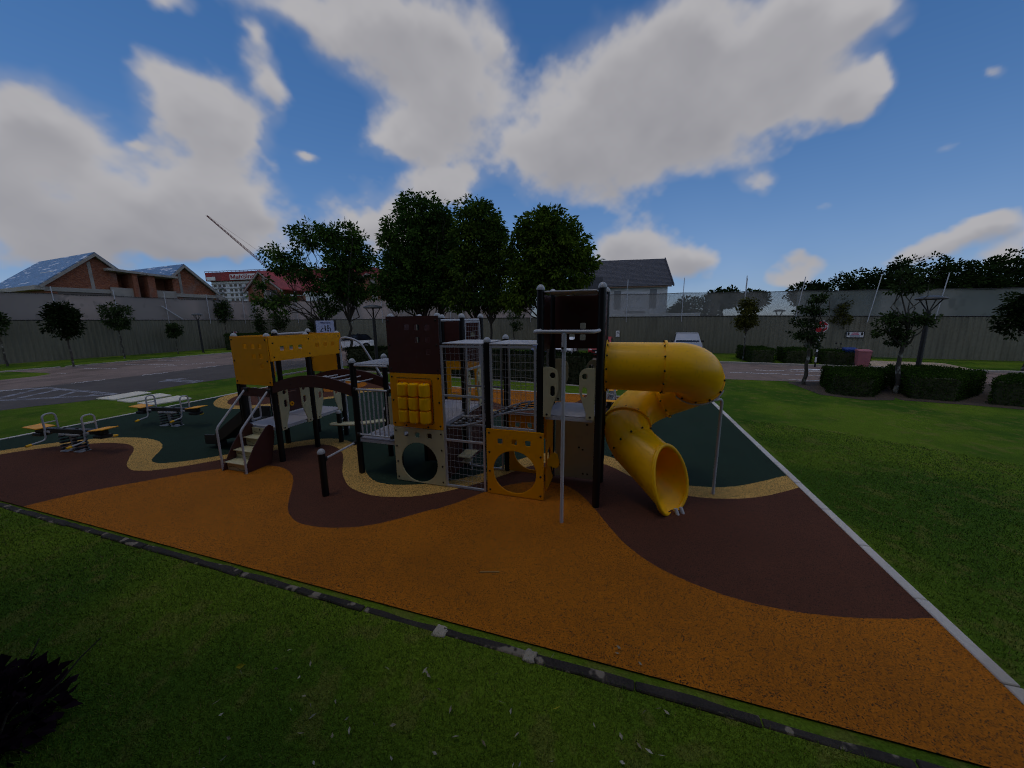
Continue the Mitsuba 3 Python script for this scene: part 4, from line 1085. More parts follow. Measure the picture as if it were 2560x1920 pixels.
def seesaw(x, y, rz, label, tilt=0.0):
    k = thing('spring_seesaw', label, 'seesaw', 'spring seesaws on the dark green rubber')
    M = TR(x, y, RZ, rz)

    def p(name, m, mat, parent=None, **kw):
        if isinstance(m, list):
            m = trimesh.util.concatenate(m)
        return put(name, moved(m, M), mat, parent or k, **kw)
    p('beam', rbx(-.98, .98, -.06, .06, .44, .555, .012), 'mat_black')
    for s in (-1, 1):
        p('end_block', rbx(min(s * .74, s * 1.0), max(s * .74, s * 1.0), -.11, .11, .36, .439, .015), 'mat_black')
        st = rbx(-.20, .20, -.17, .17, -.011, .011, .006)
        a = trimesh.transformations.rotation_matrix(-s * .10, [0, 1, 0])
        a[:3, 3] = (s * .92, 0, .572)
        p('seat', moved(st, a), 'mat_yellow')
        x0 = s * .56
        hoop = bend([(x0, -.115, .47), (x0, -.115, .90), (x0, .115, .90), (x0, .115, .47)], .11, 8)
        h = p('handle', tube(hoop, .019, 9), 'mat_silver', smooth=60)
        p('crossbar', bar((x0, -.11, .70), (x0, .11, .70), .013, 8), 'mat_silver', h)
        p('clamp', rbx(x0 - .04, x0 + .04, -.075, .075, .44, .50, .01), 'mat_silver', h)
        fr = bend([(x0, -.13, .50), (x0, -.13, .30), (x0 - .0 + s * .0, -.42, .26)], .08)
        f = p('foot_rest', tube(fr, .017, 8), 'mat_silver', smooth=60)
        p('foot_grip', bar((x0, -.38, .262), (x0, -.47, .25), .028, 8), 'mat_slide', f)
        fr = bend([(x0, .13, .50), (x0, .13, .30), (x0, .42, .26)], .08)
        f = p('foot_rest', tube(fr, .017, 8), 'mat_silver', smooth=60)
        p('foot_grip', bar((x0, .38, .262), (x0, .47, .25), .028, 8), 'mat_slide', f)
        p('spring', moved(coil(.105, .37, 5.0, .020), TR(s * .19, 0, .03)), 'mat_black', smooth=60)
        p('base_plate', rbx(s * .19 - .11, s * .19 + .11, -.10, .10, 0, .02, .006), 'mat_silver')
        p('knob', moved(trimesh.creation.icosphere(1, .03), TR(s * .18, 0, .555)), 'mat_black')
    p('top_plate', rbx(-.30, .30, -.068, .068, .385, .438, .008), 'mat_silver')
    p('centre_post', hull([(a * b, c * .02, z) for a in (-1, 1) for c in (-1, 1) for b, z in ((.09, .384), (.03, .25), (.03, .02))]), 'mat_silver')
    return k


seesaw(-10.42, 8.12, math.radians(-8), 'spring seesaw with yellow seats, the nearer one at the left edge of the rubber floor')
seesaw(-10.02, 10.14, math.radians(-7), 'spring seesaw with yellow seats in front of the cream stepping slabs')
g = W(3.62, 6.1)
seesaw(g[0], g[1], math.radians(72), 'spring seesaw half hidden between the tall tower and the yellow tube slide')
# ------------------------------------------------------------------ hoarding round the building site


def fence_run(key, p, q, h0, h1, g0, g1, step, poles, net, ph=1.0, bays=None, lean=None):
    """corrugated sheets from p to q (heights h0, h1), netting above up to g0, g1 in bays between tube poles"""
    p, q = np.array(p, float), np.array(q, float)
    L = np.linalg.norm(q - p)
    d = (q - p) / L
    nrm = np.array([d[1], -d[0]])
    n = int(L / step)
    s = np.linspace(0, L, n * 4 + 1)
    prof = np.tile([0, 0, .035, .035], n + 1)[:len(s)]
    s = s + np.tile([0, .12 * step, -.0 * step, -.12 * step], n + 1)[:len(s)] * .5
    xy = p + np.outer(s, d) + np.outer(prof, nrm)
    hh = h0 + (h1 - h0) * s / L
    v = np.vstack([np.column_stack([xy, np.full(len(s), .10)]), np.column_stack([xy, hh])])
    m = len(s)
    f = []
    for i in range(m - 1):
        f += [[i, i + 1, m + i + 1], [i, m + i + 1, m + i]]
    put('metal_sheeting', trimesh.Trimesh(v, f, process=False), 'mat_hoarding', key, label='olive grey corrugated metal sheets')
    a = math.atan2(d[1], d[0])
    for z0, z1, w, mt in ((-.02, .02, .03, 'mat_black'),):
        cap = [(p[0] + nrm[0] * .02, p[1] + nrm[1] * .02, h0 + .02), (q[0] + nrm[0] * .02, q[1] + nrm[1] * .02, h1 + .02)]
        put('top_rail', tube(cap, .035, 6), mt, key)
    r = np.random.default_rng(int(L * 10))
    nb = len(poles) - 1
    for i in range(nb):
        s0, s1 = poles[i] * L, poles[i + 1] * L
        na, nz = 9, 6
        V, F = [], []
        for j in range(na):
            t = j / (na - 1)
            ss = s0 + (s1 - s0) * t
            hb, ht = h0 + (h1 - h0) * ss / L + .05, g0 + (g1 - g0) * ss / L - .10 * math.sin(PI * t) * r.uniform(.2, 1)
            for k2 in range(nz):
                w = k2 / (nz - 1)
                z = hb + (ht - hb) * w
                off = -.06 + .10 * math.sin(PI * w) * (meshkit.noise(np.array([ss * .8, z * 1.2, 3.0])) - .4) + .03 * (meshkit.noise(np.array([ss * 2.3, z * .6, 9.0])) - .5)
                V.append([*(p + d * ss - nrm * off * -1), z])
        for j in range(na - 1):
            for k2 in range(nz - 1):
                b = j * nz + k2
                F += [[b, b + nz, b + nz + 1], [b, b + nz + 1, b + 1]]
        put('netting', trimesh.Trimesh(V, F, process=False), net if isinstance(net, str) else net[i], key, smooth=True)
        put('net_cord', tube([(*(p + d * s0 + nrm * .05), g0 + (g1 - g0) * s0 / L), (*(p + d * (s0 + s1) / 2 + nrm * .05), g0 + (g1 - g0) * (s0 + s1) / 2 / L - .05), (*(p + d * s1 + nrm * .05), g0 + (g1 - g0) * s1 / L)], .025, 5), 'mat_black', key)
    for i, t in enumerate(poles):
        ss = t * L
        le = (lean[i] if lean else 0.0)
        zt = g0 + (g1 - g0) * t + ph
        put('pole', bar((*(p + d * ss - nrm * -.1), h0 + (h1 - h0) * t - .4), (*(p + d * (ss + le) - nrm * -.1), zt), .026, 6), 'mat_galv', key)


FL_, FC, FM, FR = (-43.5, 13.0), (-29.9, 45.9), (17.7, 27.75), (40.0, 16.9)
FN = thing('site_hoarding', 'left run of the tall olive hoarding with pinkish netting above, below the brick houses', 'fence', 'runs of hoarding round the building site')
fence_run(FN, FL_, FC, 3.42, 3.15, 5.45, 5.35, .30, list(np.linspace(0, 1, 11)), 'mat_net', .55)
FN = thing('site_hoarding', 'middle run of the olive hoarding, behind the trees and parked cars', 'fence', 'runs of hoarding round the building site')
thin = ['mat_net'] * 8 + ['mat_net_thin'] * 4
fence_run(FN, FC, FM, 3.15, 2.96, 5.45, 4.78, .28, list(np.linspace(0, 1, 13)), thin, 1.15)
FN = thing('site_hoarding', 'right run of the olive hoarding with grey green netting, behind the hedges and bins', 'fence', 'runs of hoarding round the building site')
fence_run(FN, FM, FR, 2.96, 2.55, 4.78, 4.15, .28, [0, .13, .29, .42, .57, .78, 1.0], ['mat_net_thin', 'mat_net_green', 'mat_net_green', 'mat_net_green', 'mat_net_green', 'mat_net_green'], .95, lean=[.05, .3, .35, .25, .1, .1, .1])
for a, b in (((-40.3, 20.5, 5.9), (-39.2, 22.8, 3.5)), ((-34.0, 35.6, 4.6), (-33.4, 37.0, 3.3))):
    put('prop', bar(a, b, .05, 6), 'mat_galv', label='pale tube propped against the netting ' + ('at the far left' if a[0] < -38 else 'below the second brick gable'), cat='tube')

# ------------------------------------------------------------------ plants


def leafage(pts, dirs, ln, wd, rng_, cols, cup=.25):
    """one pointed leaf (two triangles folded along the midrib) per point"""
    n = len(pts)
    d = dirs / (np.linalg.norm(dirs, axis=1, keepdims=True) + 1e-9)
    side = np.cross(d, rng_.normal(size=(n, 3)))
    side /= np.linalg.norm(side, axis=1, keepdims=True) + 1e-9
    nn = np.cross(d, side)
    l = (ln * rng_.uniform(.65, 1.3, n))[:, None]
    w = (wd * rng_.uniform(.7, 1.25, n))[:, None]
    a = pts
    b = pts + d * l * .45 + side * w + nn * w * cup
    c = pts + d * l
    e = pts + d * l * .45 - side * w + nn * w * cup
    v = np.stack([a, b, c, e], 1).reshape(-1, 3)
    i = np.arange(n) * 4
    f = np.concatenate([np.stack([i, i + 1, i + 2], 1), np.stack([i, i + 2, i + 3], 1)])
    return trimesh.Trimesh(v, f, process=False), np.repeat(cols, 4, 0)


def limb(a, b, r0, r1, rng_, wob=.06, n=6):
    a, b = np.array(a, float), np.array(b, float)
    t = np.linspace(0, 1, n)[:, None]
    p = a + (b - a) * t
    p[1:-1] += rng_.normal(size=(n - 2, 3)) * wob * np.linalg.norm(b - a) * .3
    return tube(p, np.linspace(r0, r1, n), 7)


def tree(label, base, lobes, leaves, ln, wd, seed, trunk_r, fork, group=None, cat='tree', dark=(.018, .040, .010), light=(.050, .090, .014), barkmat='mat_bark', name='tree', clump=.34, hang=.55, tilt=(0, 0), hollow=.35, spray=26, sub=True):
    """lobes: ellipsoids (dx, dy, z, rx, ry, rz) of foliage; fork: height where the trunk divides"""
    r = np.random.default_rng(seed)
    k = thing(name, label, cat, group)
    bx_, by_ = base
    top = np.array([bx_ + tilt[0], by_ + tilt[1], fork])
    tr = [limb((bx_, by_, -.1), top, trunk_r * 1.15, trunk_r * .8, r, .05, 8)]
    lob = np.array(lobes, float)
    vol = lob[:, 3] * lob[:, 4] + lob[:, 4] * lob[:, 5]
    nc = max(4, leaves // spray)
    cl, cd = [], []
    for L in lob:
        c = np.array([bx_ + L[0], by_ + L[1], L[2]])
        n = max(2, int(nc * (L[3] * L[4] + L[4] * L[5]) / vol.sum()))
        dr_ = r.normal(size=(n, 3))
        dr_ /= np.linalg.norm(dr_, axis=1, keepdims=True)
        rad = 1 - (1 - hollow) * r.random(n) ** 1.7
        rough = .80 + .42 * meshkit.fbm(dr_ * 2.2 + L[0] * 3 + seed, 3, seed)
        p = c + dr_ * (rad * rough)[:, None] * L[3:6]
        cl.append(p)
        cd.append(dr_)
        nb = 3 if len(lob) > 3 else 6
        for _ in range(nb):
            e = c + r.normal(size=3) * L[3:6] * .42
            tr.append(limb(top if e[2] > fork else top * [1, 1, .95], e, trunk_r * .50, trunk_r * .12, r, .16))
            if sub:
                for _ in range(2):
                    tr.append(limb((np.array(top) + e) / 2 + (e - top) * .1, c + r.normal(size=3) * L[3:6] * .55, trunk_r * .22, trunk_r * .06, r, .2))
    put('trunk', tr, barkmat, k, smooth=60)
    cl, cd = np.vstack(cl), np.vstack(cd)
    n = len(cl)
    tone = np.clip(r.normal(.45, .28, n), 0, 1)
    pts = np.repeat(cl, spray, 0)
    od = np.repeat(cd, spray, 0)
    N = len(pts)
    off = r.normal(size=(N, 3))
    off /= np.linalg.norm(off, axis=1, keepdims=True)
    pts = pts + off * (clump * r.random(N) ** .6)[:, None] * [1, 1, .7]
    dirs = off * .8 + od * .6 + np.array([0, 0, -hang]) + r.normal(size=(N, 3)) * .35
    tt = np.clip(np.repeat(tone, spray) + r.normal(0, .16, N), 0, 1)[:, None]
    cols = np.array(dark) * (1 - tt) + np.array(light) * tt
    cols *= r.uniform(.75, 1.3, N)[:, None]
    m, c = leafage(pts, dirs, np.full(N, ln), np.full(N, wd), r, cols)
    put('crown', m, 'mat_leaf', k, color=c)
    return k


def hedge(label, poly, h, seed, dens=520, group=None, ln=.07, wd=.022, dark=(.013, .030, .006), light=(.042, .085, .012), cat='hedge', core='mat_hedgecore', topcol=None):
    r = np.random.default_rng(seed)
    k = thing('hedge', label, cat, group)
    pg = Polygon(poly).buffer(-.12).buffer(.12)
    inner = pg.buffer(-.09)
    put('twigs', ext(inner, h - .13, 0.0), 'mat_hedgecore', k)
    pts, nr = [], []
    per = pg.exterior
    n = int(per.length * h * dens)
    for s, z in zip(r.uniform(0, per.length, n), r.uniform(.02, h, n)):
        a = per.interpolate(s)
        b = per.interpolate(s + .01)
        d = np.array([b.x - a.x, b.y - a.y])
        d /= np.linalg.norm(d) + 1e-9
        nn = np.array([d[1], -d[0], 0]) * (1 if per.is_ccw else -1)
        bulge = .10 * meshkit.noise(np.array([a.x * 2.5, a.y * 2.5, z * 2.5])) - .05 - (.10 * max(0, z - h + .15) / .15)
        pts.append(np.array([a.x, a.y, z]) + nn * (bulge + r.normal(0, .03)))
        nr.append(nn + [0, 0, .25])
    x0, y0, x1, y1 = pg.bounds
    n = int((x1 - x0) * (y1 - y0) * dens * 1.25)
    xx, yy = r.uniform(x0, x1, n), r.uniform(y0, y1, n)
    import shapely
    ok = shapely.contains_xy(pg, xx, yy)
    xx, yy = xx[ok], yy[ok]
    zz = h - .06 + .12 * (meshkit.fbm(np.stack([xx * 1.8, yy * 1.8, 0 * xx], 1), 3, seed) - .5) + r.normal(0, .03, len(xx))
    pts = np.vstack([np.array(pts), np.stack([xx, yy, zz], 1)])
    nr = np.vstack([np.array(nr), np.tile([0, 0, 1.0], (len(xx), 1))])
    N = len(pts)
    t = np.clip(meshkit.fbm(pts * 2.2, 3, seed + 2) * 1.3 - .15 + r.normal(0, .2, N), 0, 1)[:, None]
    cols = (np.array(dark) * (1 - t) + np.array(light) * t) * r.uniform(.7, 1.3, N)[:, None]
    m, c = leafage(pts - nr * .04, nr * .7 + r.normal(size=(N, 3)) * .55, np.full(N, ln), np.full(N, wd), r, cols)
    put('leaves', m, 'mat_leaf', k, color=c)
    return k


scene['mat_hedgecore'] = princ((.045, .050, .022), .95)
# tall trees in a row behind the long hedge
G8 = 'tall dark green trees in a row behind the long hedge'


def at(px, d):
    """a place d metres away towards a bearing px given as tangent of azimuth"""
    a = math.atan(px)
    return np.array([d * math.sin(a), d * math.cos(a)])


B = [(-12.66, 24.58), (-10.50, 23.54), (-5.02, 20.90), (-3.94, 20.38), (-1.86, 19.38), (-1.06, 18.99), (1.83, 17.60)]
DK, LT = (.018, .048, .012), (.065, .125, .020)
tree('tall tree with a loose, see-through crown, leftmost of the row behind the hedge', B[0], [(-.36, -.19, 8.2, 1.2, 1.2, 1.15), (-1.89, -.98, 6.95, .95, .9, .95), (-1.23, -.63, 6.3, 1.2, 1.15, 1.0), (-2.3, -1.2, 4.2, 1.1, 1.1, .62), (-2.9, -1.5, 5.4, .4, .4, .6), (-.1, 0, 5.3, .85, .8, .9), (.4, .2, 3.8, .8, .8, .55)], 5600, .23, .056, 11, .085, 2.6, G8, dark=DK, light=(.075, .130, .026), clump=.34, hollow=.1)
tree('tall tree with a rounded crown beside the loose leftmost tree of the row', B[1], [(.35, .16, 7.75, 1.15, 1.1, 1.2), (0, 0, 6.4, 1.35, 1.3, 1.2), (-.67, -.3, 8.2, .8, .8, .65), (.3, .14, 4.9, 1.25, 1.2, .8), (1.05, .48, 6.7, .65, .65, 1.0), (-.45, -.2, 5.4, 1.05, 1.0, 1.0)], 9500, .22, .055, 12, .09, 2.9, G8, dark=DK, light=LT, clump=.34, hollow=.15)
tree('tallest tree of the row, dense dark crown left of the middle', B[2], [(.18, 0, 8.5, 1.35, 1.3, 1.25), (-.5, -.1, 7.15, 1.6, 1.5, 1.35), (.5, .1, 7.2, 1.4, 1.3, 1.35), (-1.05, -.25, 5.7, 1.45, 1.35, 1.05), (-.2, 0, 4.95, 1.7, 1.6, .95), (-1.8, -.4, 4.7, .8, .75, .75), (-.55, -.1, 4.1, 1.3, 1.2, .52)], 26000, .20, .052, 13, .11, 2.9, G8, dark=DK, light=LT, clump=.32)
tree('dark leafy tree close to the right of the tallest tree of the row', B[3], [(.24, 0, 7.7, .8, .75, 1.1), (.28, 0, 6.1, 1.1, 1.0, 1.3), (.34, 0, 4.7, 1.0, .95, .85)], 9500, .20, .052, 14, .085, 2.9, G8, dark=DK, light=LT, clump=.32)
tree('leafy tree with a pointed crown in the middle of the row', B[4], [(.14, 0, 8.0, 1.0, 1.0, .95), (.1, 0, 6.8, 1.2, 1.15, 1.1), (-.24, 0, 5.5, 1.25, 1.2, 1.1), (-.6, 0, 4.05, .95, .9, .6)], 14500, .19, .05, 15, .09, 2.8, G8, dark=DK, light=(.095, .150, .020), clump=.32)
tree('slim leafy tree right of the pointed one, low sprays over the wire cage', B[5], [(.21, 0, 7.05, .6, .6, 1.05), (.35, 0, 5.4, .8, .8, 1.2), (.15, 0, 4.0, .95, .9, .6)], 7500, .19, .05, 16, .07, 2.7, G8, dark=DK, light=(.085, .142, .018), clump=.30)
tree('dense round tree behind the tall tower, rightmost of the row', B[6], [(-.18, 0, 7.05, 1.25, 1.2, .88), (.26, 0, 6.2, 1.6, 1.5, 1.1), (-1.4, .1, 6.2, .7, .65, .95), (.7, 0, 5.3, 1.38, 1.3, 1.0), (-.85, .1, 4.95, 1.25, 1.15, .95), (-1.5, .1, 3.95, .85, .8, .5), (.3, 0, 4.45, 1.15, 1.1, .4)], 25000, .19, .05, 17, .10, 2.6, G8, dark=(.024, .058, .010), light=(.100, .155, .016), clump=.30)

# young trees along the hoarding and by the hedges
GY = 'young trees planted along the hoarding'
YD, YL = (.014, .027, .010), (.050, .080, .026)
yt = lambda lab, b, lobes, n, seed, fork, ln=.20, wd=.05, lt=YL, dk=YD, hol=.1, cl=.30, tr=.055, sp=20, **kw: tree(lab, b, lobes, n, ln, wd, seed, tr, fork, GY, 'young tree', dk, lt, 'mat_bark_pale', 'young_tree', cl, .35, hollow=hol, spray=sp, sub=False, **kw)
yt('young tree cut by the left edge of the photo', (-36.9, 26.0), [(0, 0, 3.1, .35, .5, .72)], 900, 30, 2.0)
yt('large dark round young tree against the left run of hoarding', (-30.76, 24.97), [(0, 0, 3.2, .80, .78, 1.10), (0, 0, 3.75, .6, .6, .65)], 4600, 31, 1.8, dk=(.007, .013, .006), lt=(.024, .040, .014))
yt('open crowned young tree right of the large dark one on the left', (-33.53, 30.9), [(0, 0, 3.7, .95, .9, .90), (0, 0, 2.85, .65, .62, .40)], 1900, 32, 2.3)
yt('smallest young tree, between the open crowned tree and the left lamp post', (-32.5, 34.86), [(0, 0, 2.25, .48, .46, .74)], 1250, 33, 1.35, tr=.04, cl=.24)
yt('leafy young tree behind the clipped hedge on the left', (-32.06, 40.63), [(0, 0, 4.65, .75, .72, .78), (-.1, -.1, 3.85, .85, .8, .74)], 2500, 34, 2.9)
yt('slim young tree just right of the brick gable, first of three behind the yellow band', (-28.3, 40.8), [(0, 0, 3.4, .48, .46, 1.0), (.05, 0, 2.3, .55, .52, .75)], 1300, 35, 1.7)
yt('young tree with a spreading thin crown, second of three behind the yellow band', (-25.95, 40.6), [(0, 0, 3.3, .9, .85, .8), (0, 0, 2.6, .82, .8, .55)], 1500, 36, 2.0)
yt('small oval young tree left of the notice board, third of three behind the yellow band', (-20.5, 37.95), [(0, 0, 2.65, .55, .52, .82)], 1300, 37, 1.8)
yt('thin young tree seen between the wire cage and the tall tower', (.2, 33.0), [(.1, 0, 3.2, .75, .7, .36), (.4, 0, 2.4, .7, .65, .36)], 560, 38, 2.1, cl=.20)
yt('oval yellowish young tree beside the hedge, right of the silver pickup', (15.73, 24.14), [(0, 0, 3.5, .62, .6, .70), (-.08, 0, 2.6, .66, .62, .5)], 3000, 39, 1.9, ln=.15, wd=.04, dk=(.030, .034, .008), lt=(.110, .110, .024), tr=.05, cl=.22)
yt('yellowish young tree behind the stop sign', (22.97, 25.4), [(0, 0, 3.55, .42, .4, .74), (0, 0, 2.6, .52, .5, .58)], 2300, 40, 1.7, ln=.15, wd=.04, dk=(.026, .032, .008), lt=(.094, .098, .022), tr=.045, cl=.22)
yt('sparse layered young tree with a pale trunk, in front of the stop sign', (12.77, 15.34), [(.08, -.07, 3.68, .42, .4, .17), (.15, -.12, 3.86, .14, .14, .15), (-.1, .09, 3.22, .52, .5, .2), (-.16, .14, 2.68, .54, .5, .2), (-.08, .06, 2.12, .68, .64, .18), (.06, -.05, 1.78, .24, .24, .15)], 2700, 41, 1.6, ln=.11, wd=.032, cl=.15, tr=.07, hol=.02, sp=18)
yt('taller layered young tree with a pale trunk, by the near lamp post', (14.68, 13.4), [(-.16, .18, 4.37, .45, .42, .26), (-.09, .1, 3.93, .56, .53, .22), (-.25, .28, 2.76, .63, .6, .22), (.23, -.25, 2.76, .4, .38, .22), (-.22, .24, 2.34, .6, .57, .18), (-.1, .11, 1.97, .34, .33, .18)], 3300, 42, 1.8, ln=.11, wd=.032, cl=.16, tr=.075, hol=.02, sp=18)
yt('dark young tree cut by the right edge of the photo', (26.04, 17.97), [(-.28, .41, 2.74, .70, .66, .85), (-.24, .35, 3.5, .62, .6, .6)], 3600, 43, 1.8, ln=.16, dk=(.009, .016, .007), lt=(.028, .046, .014))

# clipped hedges
GH = 'clipped box hedges on the right lawn'
LG = W(-3.0, 0)


def inuv(L):
    return [tuple(W(u, v)[:2]) for u, v in L]


hedge('long dark hedge behind the playground, in front of the tall trees', [(-10.4, 22.3), (3.3, 15.75), (3.9, 17.0), (-9.9, 23.6)], 1.38, 50, 260, None, .10, .032, (.008, .015, .006), (.020, .034, .010))
hedge('low box hedge left of the yellow climbing tower, by the fence', [(-30.6, 38.4), (-26.5, 39.6), (-26.9, 40.9), (-31.1, 39.7)], 1.75, 51, 200, GH.replace('right lawn', 'verge'), .12, .04)
hedge('box hedge nearest the silver pickup, at the kerb across the road', [(15.25, 22.5), (16.6, 22.35), (17.5, 24.9), (16.3, 26.0)], .95, 52, 420, GH)
hedge('box hedge between the silver pickup and the stop sign, at the kerb', [(17.1, 22.2), (18.7, 22.1), (20.2, 24.3), (18.2, 24.6)], .90, 53, 420, GH)
hedge('box hedge just behind the stop sign pole, left of the bins', [(18.9, 21.5), (20.9, 20.6), (21.7, 22.2), (19.6, 23.1)], .90, 54, 420, GH)
hedge('box hedge on the lawn in front of the bins, with a cut square end', [(12.25, 13.45), (12.6, 12.87), (13.2, 12.75), (15.5, 14.5), (15.2, 15.4), (13.6, 15.55)], .84, 55, 950, GH, .055, .018)
hedge('box hedge right of the tall layered tree on the lawn', [(14.2, 12.5), (15.25, 11.9), (18.0, 13.3), (17.6, 15.2), (16.2, 15.3)], .88, 56, 900, GH, .055, .018)
hedge('box hedge running out of the photo at the right edge', [(15.75, 11.55), (16.6, 10.9), (26.0, 10.6), (26.0, 13.0), (17.9, 12.7)], .88, 57, 700, GH, .06, .02)
for pg in ([(11.9, 13.3), (12.6, 12.45), (13.4, 12.4), (15.9, 14.6), (15.0, 15.9), (12.6, 15.8)], [(13.9, 12.3), (15.3, 11.5), (16.6, 10.5), (26, 10.1), (26, 13.4), (17, 15.8), (15.5, 15.0)]):
    put('soil_bed', sheet(Polygon(pg).buffer(.15), .006), 'mat_soil', label='bare soil round the clipped hedges on the lawn', kind='structure')
put('soil_bed', sheet(Polygon([(-10.7, 22.0), (3.4, 15.45), (4.2, 17.2), (-9.8, 23.9)]), .006), 'mat_soil', label='bare soil under the long dark hedge', kind='structure')
put('bare_earth', sheet(Polygon([(20.5, 20.2), (24.2, 18.6), (25.8, 21.5), (22.5, 23.3)]).buffer(.4), .007), 'mat_sand', label='patch of pale bare earth by the bins', kind='structure')
scene['mat_sand'] = princ(proc(concrete((.36, .28, .20), .3, .5, (.16, .12, .07))), .95)

# far wood on the right, tree by tree
GW = 'big dark trees beyond the right end of the hoarding'
for i, (x, y, zc, rx, rz, lab) in enumerate(((52.5, 55, 6.6, 4.0, 2.6, 'dark tree beyond the hoarding, left slope of the far wood'), (59.0, 54, 7.6, 5.2, 4.0, 'big dark domed tree beyond the hoarding, above the near lamp post'),
                                             (66.5, 54, 6.6, 4.6, 3.6, 'dark tree in the dip of the far wood'), (73.5, 55, 7.8, 5.4, 3.8, 'big dark tree beyond the hoarding near the right edge'), (82, 58, 7.4, 5.0, 4.4, 'dark tree of the far wood cut by the right edge'),
                                             (48.0, 58, 5.6, 2.8, 2.0, 'small dark tree top above the netting beyond the stop sign'), (41.0, 50, 5.6, 2.5, 1.7, 'rounded dark tree top above the netting left of the far wood'), (29.0, 50, 5.4, 2.0, 1.3, 'low tree top seen above the netting near a bare pole'), (33.6, 51, 5.2, 1.5, 1.0, 'smallest tree top above the netting'),
                                             (24.5, 49, 3.6, 3.2, 1.9, 'pale tree seen through the thin netting right of the white house'), (19.0, 50, 3.2, 3.0, 1.5, 'tree seen through the thin netting beside the white house'))):
    n = 5
    lobes = [(0, 0, zc, rx * .75, rx * .7, rz)] + [(rx * .55 * math.cos(a), rx * .4 * math.sin(a), zc + rz * .25 * math.sin(3 * a + i), rx * .5, rx * .5, rz * .62) for a in np.linspace(0, 5.2, n)]
    tree(lab, (x, y), lobes, 5200 if rx > 3.5 else 2400, .42, .13, 60 + i, .2, max(1.5, zc - rz), GW, 'tree', (.008, .018, .006), (.026, .046, .012), 'mat_bark', 'far_tree', .7, .2, hollow=.6, spray=22, sub=False)
# ------------------------------------------------------------------ lamps, signs, bins
GL = 'black lamp posts with dish heads'


def lamp(x, y, h, label, rd=.46):
    k = thing('street_lamp', label, 'street lamp', GL)
    M = TR(x, y)
    put('pole', moved(lathe([(.13, 0), (.13, .05), (.085, .06), (.075, h - .55), (.06, h - .50), (0, h - .50)], 14), M), 'mat_black', k, smooth=40)
    for a in (.3, PI / 2 + .3, PI + .3, 1.5 * PI + .3):
        put('arm', moved(bar((.03 * math.cos(a), .03 * math.sin(a), h - .55), (rd * .72 * math.cos(a), rd * .72 * math.sin(a), h - .07), .022, 6), M), 'mat_black', k)
    put('dish', moved(lathe([(0, h - .05), (rd * .9, h - .07), (rd, h - .03), (rd * .9, h + .03), (rd * .4, h + .09), (0, h + .11)], 26), M), 'mat_lamp_dish', k, smooth=35)
    return k


lamp(-30.9, 35.85, 3.75, 'lamp post by the left run of hoarding', .44)
lamp(-6.62, 17.5, 3.62, 'lamp post in front of the white car with the black roof', .44)
lamp(-6.95, 22.0, 3.74, 'lamp post whose dish shows just above the brown tower board', .44)
lamp(21.44, 29.1, 3.35, 'lamp post among the hedges left of the stop sign', .42)
lamp(17.35, 15.1, 3.62, 'large near lamp post between the bins and the right edge', .48)

# warning boards on the hoarding
def fsign(x, y, z, w, h, rz, label, kind):
    k = thing('warning_sign', label, 'sign')
    M = TR(x, y, z, rz)
    put('plate', moved(bx(-w / 2, w / 2, -.02, 0, -h / 2, h / 2), M), 'mat_signwhite', k)
    R = trimesh.transformations.rotation_matrix(PI / 2, [1, 0, 0])
    R[:3, 3] = (0, -.022, 0)
    if kind == 'keep':
        fr = sbox(-w / 2, -h / 2, w / 2, h / 2).difference(sbox(-w / 2 + .05, -h / 2 + .05, w / 2 - .05, h / 2 - .05))
        put('border', moved(moved(ext(fr, .004), R), M), 'mat_black', k)
        for s in (-1, 1):
            fig = unary_union([Point(s * w * .36, h * .22).buffer(.06), rect(s * w * .36 - .05, s * w * .36 + .05, -.05, h * .18, .02)])
            put('figure', moved(moved(ext(fig, .003), R), M), 'mat_black', k)
        for i, (tw, tz, mt) in enumerate(((.32, h * .24, 'mat_pinktext'), (.42, .02, 'mat_pinktext'), (.55, -h * .2, 'mat_navy'))):
            put('text_line', moved(moved(ext(rect(-tw * w / 2, tw * w / 2, tz - .035, tz + .035), .003), R), M), mt, k)
    else:
        ringp = Point(0, h * .1).buffer(w * .33).difference(Point(0, h * .1).buffer(w * .25))
        put('symbol', moved(moved(ext(unary_union([ringp, Point(0, h * .1).buffer(w * .1)]), .003), R), M), 'mat_black', k)
    return k


fsign(23.66, 24.75, 1.62, .98, .44, math.radians(-26), 'white warning board with two black figures on the hoarding above the blue bin', 'keep')
fsign(-31.6, 41.3, 1.75, .74, .40, math.radians(67), 'small white warning board on the hoarding right of the left lamp post', 'keep')
fsign(9.1, 30.85, 1.6, .30, .52, math.radians(-21), 'upright white notice with a round symbol on the hoarding above the tube slide', 'round')

# notice board of the playground
NBD = thing('notice_board', 'pale blue notice board on two black posts with black figures and lines of text', 'notice board')
M = TR(-7.60, 14.75, 0, math.radians(-14))
for x in (-.44, .50):
    put('post', moved(rbx(x - .03, x + .03, -.03, .03, 0, 3.05, .006), M), 'mat_black', NBD)
put('board', moved(rbx(-.41, .47, -.02, .0, 2.0, 3.0, .004), M), 'mat_signblue', NBD)
R = trimesh.transformations.rotation_matrix(PI / 2, [1, 0, 0])


def printed(m, x, z, mat, name, y=-.0225):
    m = moved(m, R)
    m.apply_translation((x, y, z))
    put(name, moved(m, M), mat, NBD)


